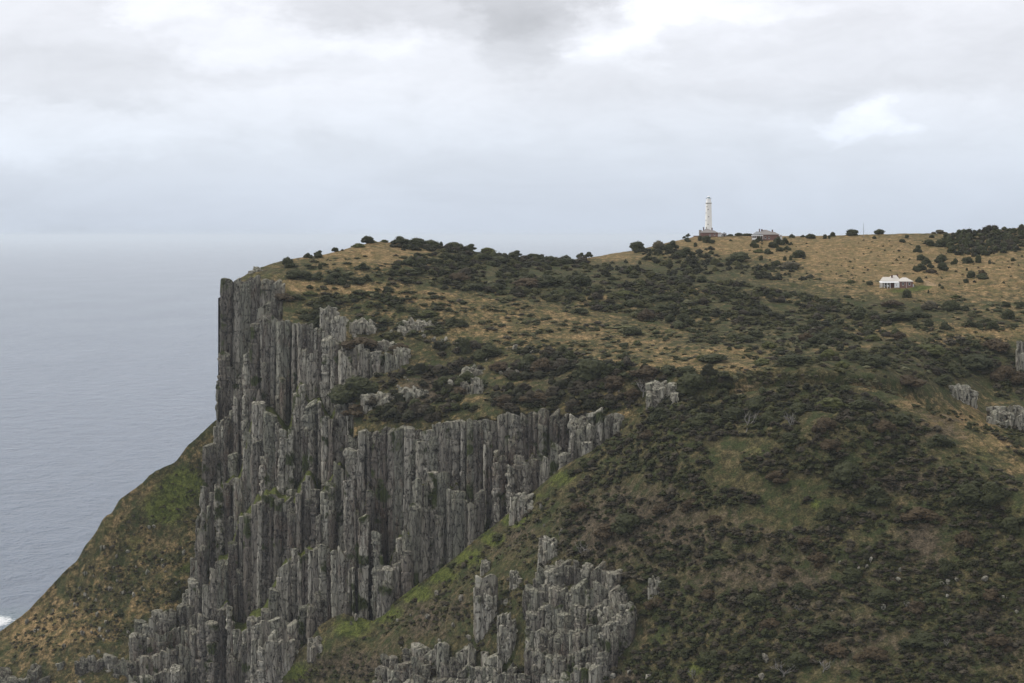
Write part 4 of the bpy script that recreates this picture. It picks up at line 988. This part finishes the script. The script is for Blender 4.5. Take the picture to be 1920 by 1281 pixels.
# ------------------------------------------------------------------ world: overcast
SUN_EL, SUN_AZ = math.radians(44), math.radians(-68)      # azimuth from +Y towards +X
w = bpy.data.worlds.new('World'); scene.world = w; w.use_nodes = True; nt = w.node_tree; k = N(nt)
bg = nt.nodes['Background']
sky = k.n('ShaderNodeTexSky', sky_type='NISHITA'); sky.sun_disc = False; sky.sun_elevation = SUN_EL; sky.sun_rotation = SUN_AZ
d = k.n('ShaderNodeTexCoord').outputs['Generated']
sx = k.n('ShaderNodeSeparateXYZ'); k.link(d, sx.inputs[0]); dx, dy, dz = sx.outputs
el = k.math('MAXIMUM', dz, 0.0)
r = k.n('ShaderNodeValToRGB'); e = r.color_ramp
stops = [(0, (.635, .715, .845)), (.022, (.70, .775, .90)), (.045, (.79, .85, .955)), (.075, (.89, .92, 1.0)), (.12, (.96, .97, 1.03)), (.4, (1.02, 1.02, 1.05)), (1, (1.15, 1.15, 1.18))]
e.elements[0].position, e.elements[0].color = 0, (*stops[0][1], 1); e.elements[1].position, e.elements[1].color = 1, (*stops[-1][1], 1)
for p_, c_ in stops[1:-1]:
    q_ = e.elements.new(p_); q_.color = (*c_, 1)
k.link(el, r.inputs[0])
def wn(scale, loc, sc, det, rough=.5, dist=0.0): return k.noise(k.mapping(d, scale, loc), sc, det, rough, dist)
warp = k.n('ShaderNodeTexNoise'); warp.inputs['Scale'].default_value = 13; warp.inputs['Detail'].default_value = 7; warp.inputs['Roughness'].default_value = .62; k.link(k.mapping(d, (1, 1, 2)), warp.inputs['Vector'])
wv = k.n('ShaderNodeVectorMath', operation='SUBTRACT'); k.link(warp.outputs['Color'], wv.inputs[0]); wv.inputs[1].default_value = (.5, .5, .5)
wsx = k.n('ShaderNodeSeparateXYZ'); k.link(wv.outputs[0], wsx.inputs[0])
wdx = k.math('ADD', dx, k.math('MULTIPLY', wsx.outputs[0], .12)); wdz = k.math('ADD', dz, k.math('MULTIPLY', wsx.outputs[2], .062))
def blob(px, py, rx, ry, edge=.0):
    a = k.math('DIVIDE', k.math('SUBTRACT', wdx, (px - CX) / F), rx / F); b2 = k.math('DIVIDE', k.math('SUBTRACT', wdz, (HZ - py) / F), ry / F)
    rr = k.math('ADD', k.math('MULTIPLY', a, a), k.math('MULTIPLY', b2, b2))
    return k.math('SUBTRACT', 1.0, k.ss(rr, edge, 1.6))
n_a = wn((1, 1, 3.0), (0, 0, 0), 7, 7, .6, .5); n_b = wn((1, 1, 2.6), (3, 1, 2), 24, 7, .62, .6)
fac = k.math('ADD', 1.0, k.math('ADD', k.math('MULTIPLY', k.math('SUBTRACT', n_a, .5), .34), k.math('MULTIPLY', k.math('MULTIPLY', k.math('SUBTRACT', n_b, .5), k.ss(el, .015, .06)), .20)))
front = k.ss(dy, .5, .8); high = k.ss(el, .02, .05)
pert = 0.0
for (px, py, rx, ry, am, ed) in [(1010, 30, 150, 120, -.15, .6), (850, 0, 330, 80, -.15, .3), (1175, 45, 90, 90, .17, .1), (290, 0, 110, 50, .17, .1), (480, 80, 170, 55, .14, 0.), (700, 80, 90, 40, .10, 0.),
                                 (1640, 222, 90, 34, .13, .3), (1230, 40, 220, 70, .12, 0.), (130, 140, 330, 60, -.07, 0.), (60, 260, 320, 60, .08, 0.), (600, 215, 420, 60, .08, 0.), (1750, 100, 300, 90, -.06, 0.), (1550, 175, 300, 40, -.07, 0.),
                                 (60, 480, 420, 60, -.06, 0.), (60, 340, 420, 60, -.05, 0.), (1350, 20, 160, 30, .12, 0.), (1760, 220, 220, 60, .05, 0.)]:
    pert = k.math('ADD', k.math('MULTIPLY', blob(px, py, rx, ry, ed), am), pert)
fac = k.math('ADD', fac, k.math('MULTIPLY', pert, front))
comb = k.n('ShaderNodeCombineColor')
for i in range(3): k.link(fac, comb.inputs[i])
cl = k.mix(1.0, r.outputs[0], comb.outputs[0], 'MULTIPLY')
skc = k.mix(1.0, sky.outputs[0], (.08, .08, .08), 'MULTIPLY')
k.link(k.mix(.12, cl, skc), bg.inputs['Color']); bg.inputs['Strength'].default_value = 1.0

sun = bpy.data.lights.new('sun', 'SUN'); sun.energy = 1.9; sun.angle = math.radians(10); sun.color = (1, .95, .87)
so = obj('sun', sun)
from mathutils import Vector
sv = Vector((math.sin(SUN_AZ) * math.cos(SUN_EL), math.cos(SUN_AZ) * math.cos(SUN_EL), math.sin(SUN_EL)))
so.rotation_euler = sv.to_track_quat('Z', 'Y').to_euler()

# ------------------------------------------------------------------ camera and render settings
cam = bpy.data.cameras.new('camera'); co = obj('camera', cam); co.location = (0, 0, H); co.rotation_euler = (math.radians(90), 0, 0)
cam.sensor_width = 36; cam.lens = F * 36 / 1920; cam.shift_y = (HZ - 640.5) / 1920; cam.clip_start = 1; cam.clip_end = 600000
scene.camera = co
scene.view_settings.view_transform = 'Standard'; scene.view_settings.look = 'None'; scene.view_settings.exposure = 0; scene.view_settings.gamma = 1
cy = scene.cycles; cy.use_denoising = True; cy.max_bounces = 5; cy.diffuse_bounces = 2; cy.glossy_bounces = 2; cy.volume_bounces = 3; cy.transparent_max_bounces = 4
cy.use_adaptive_sampling = True; cy.adaptive_threshold = .01
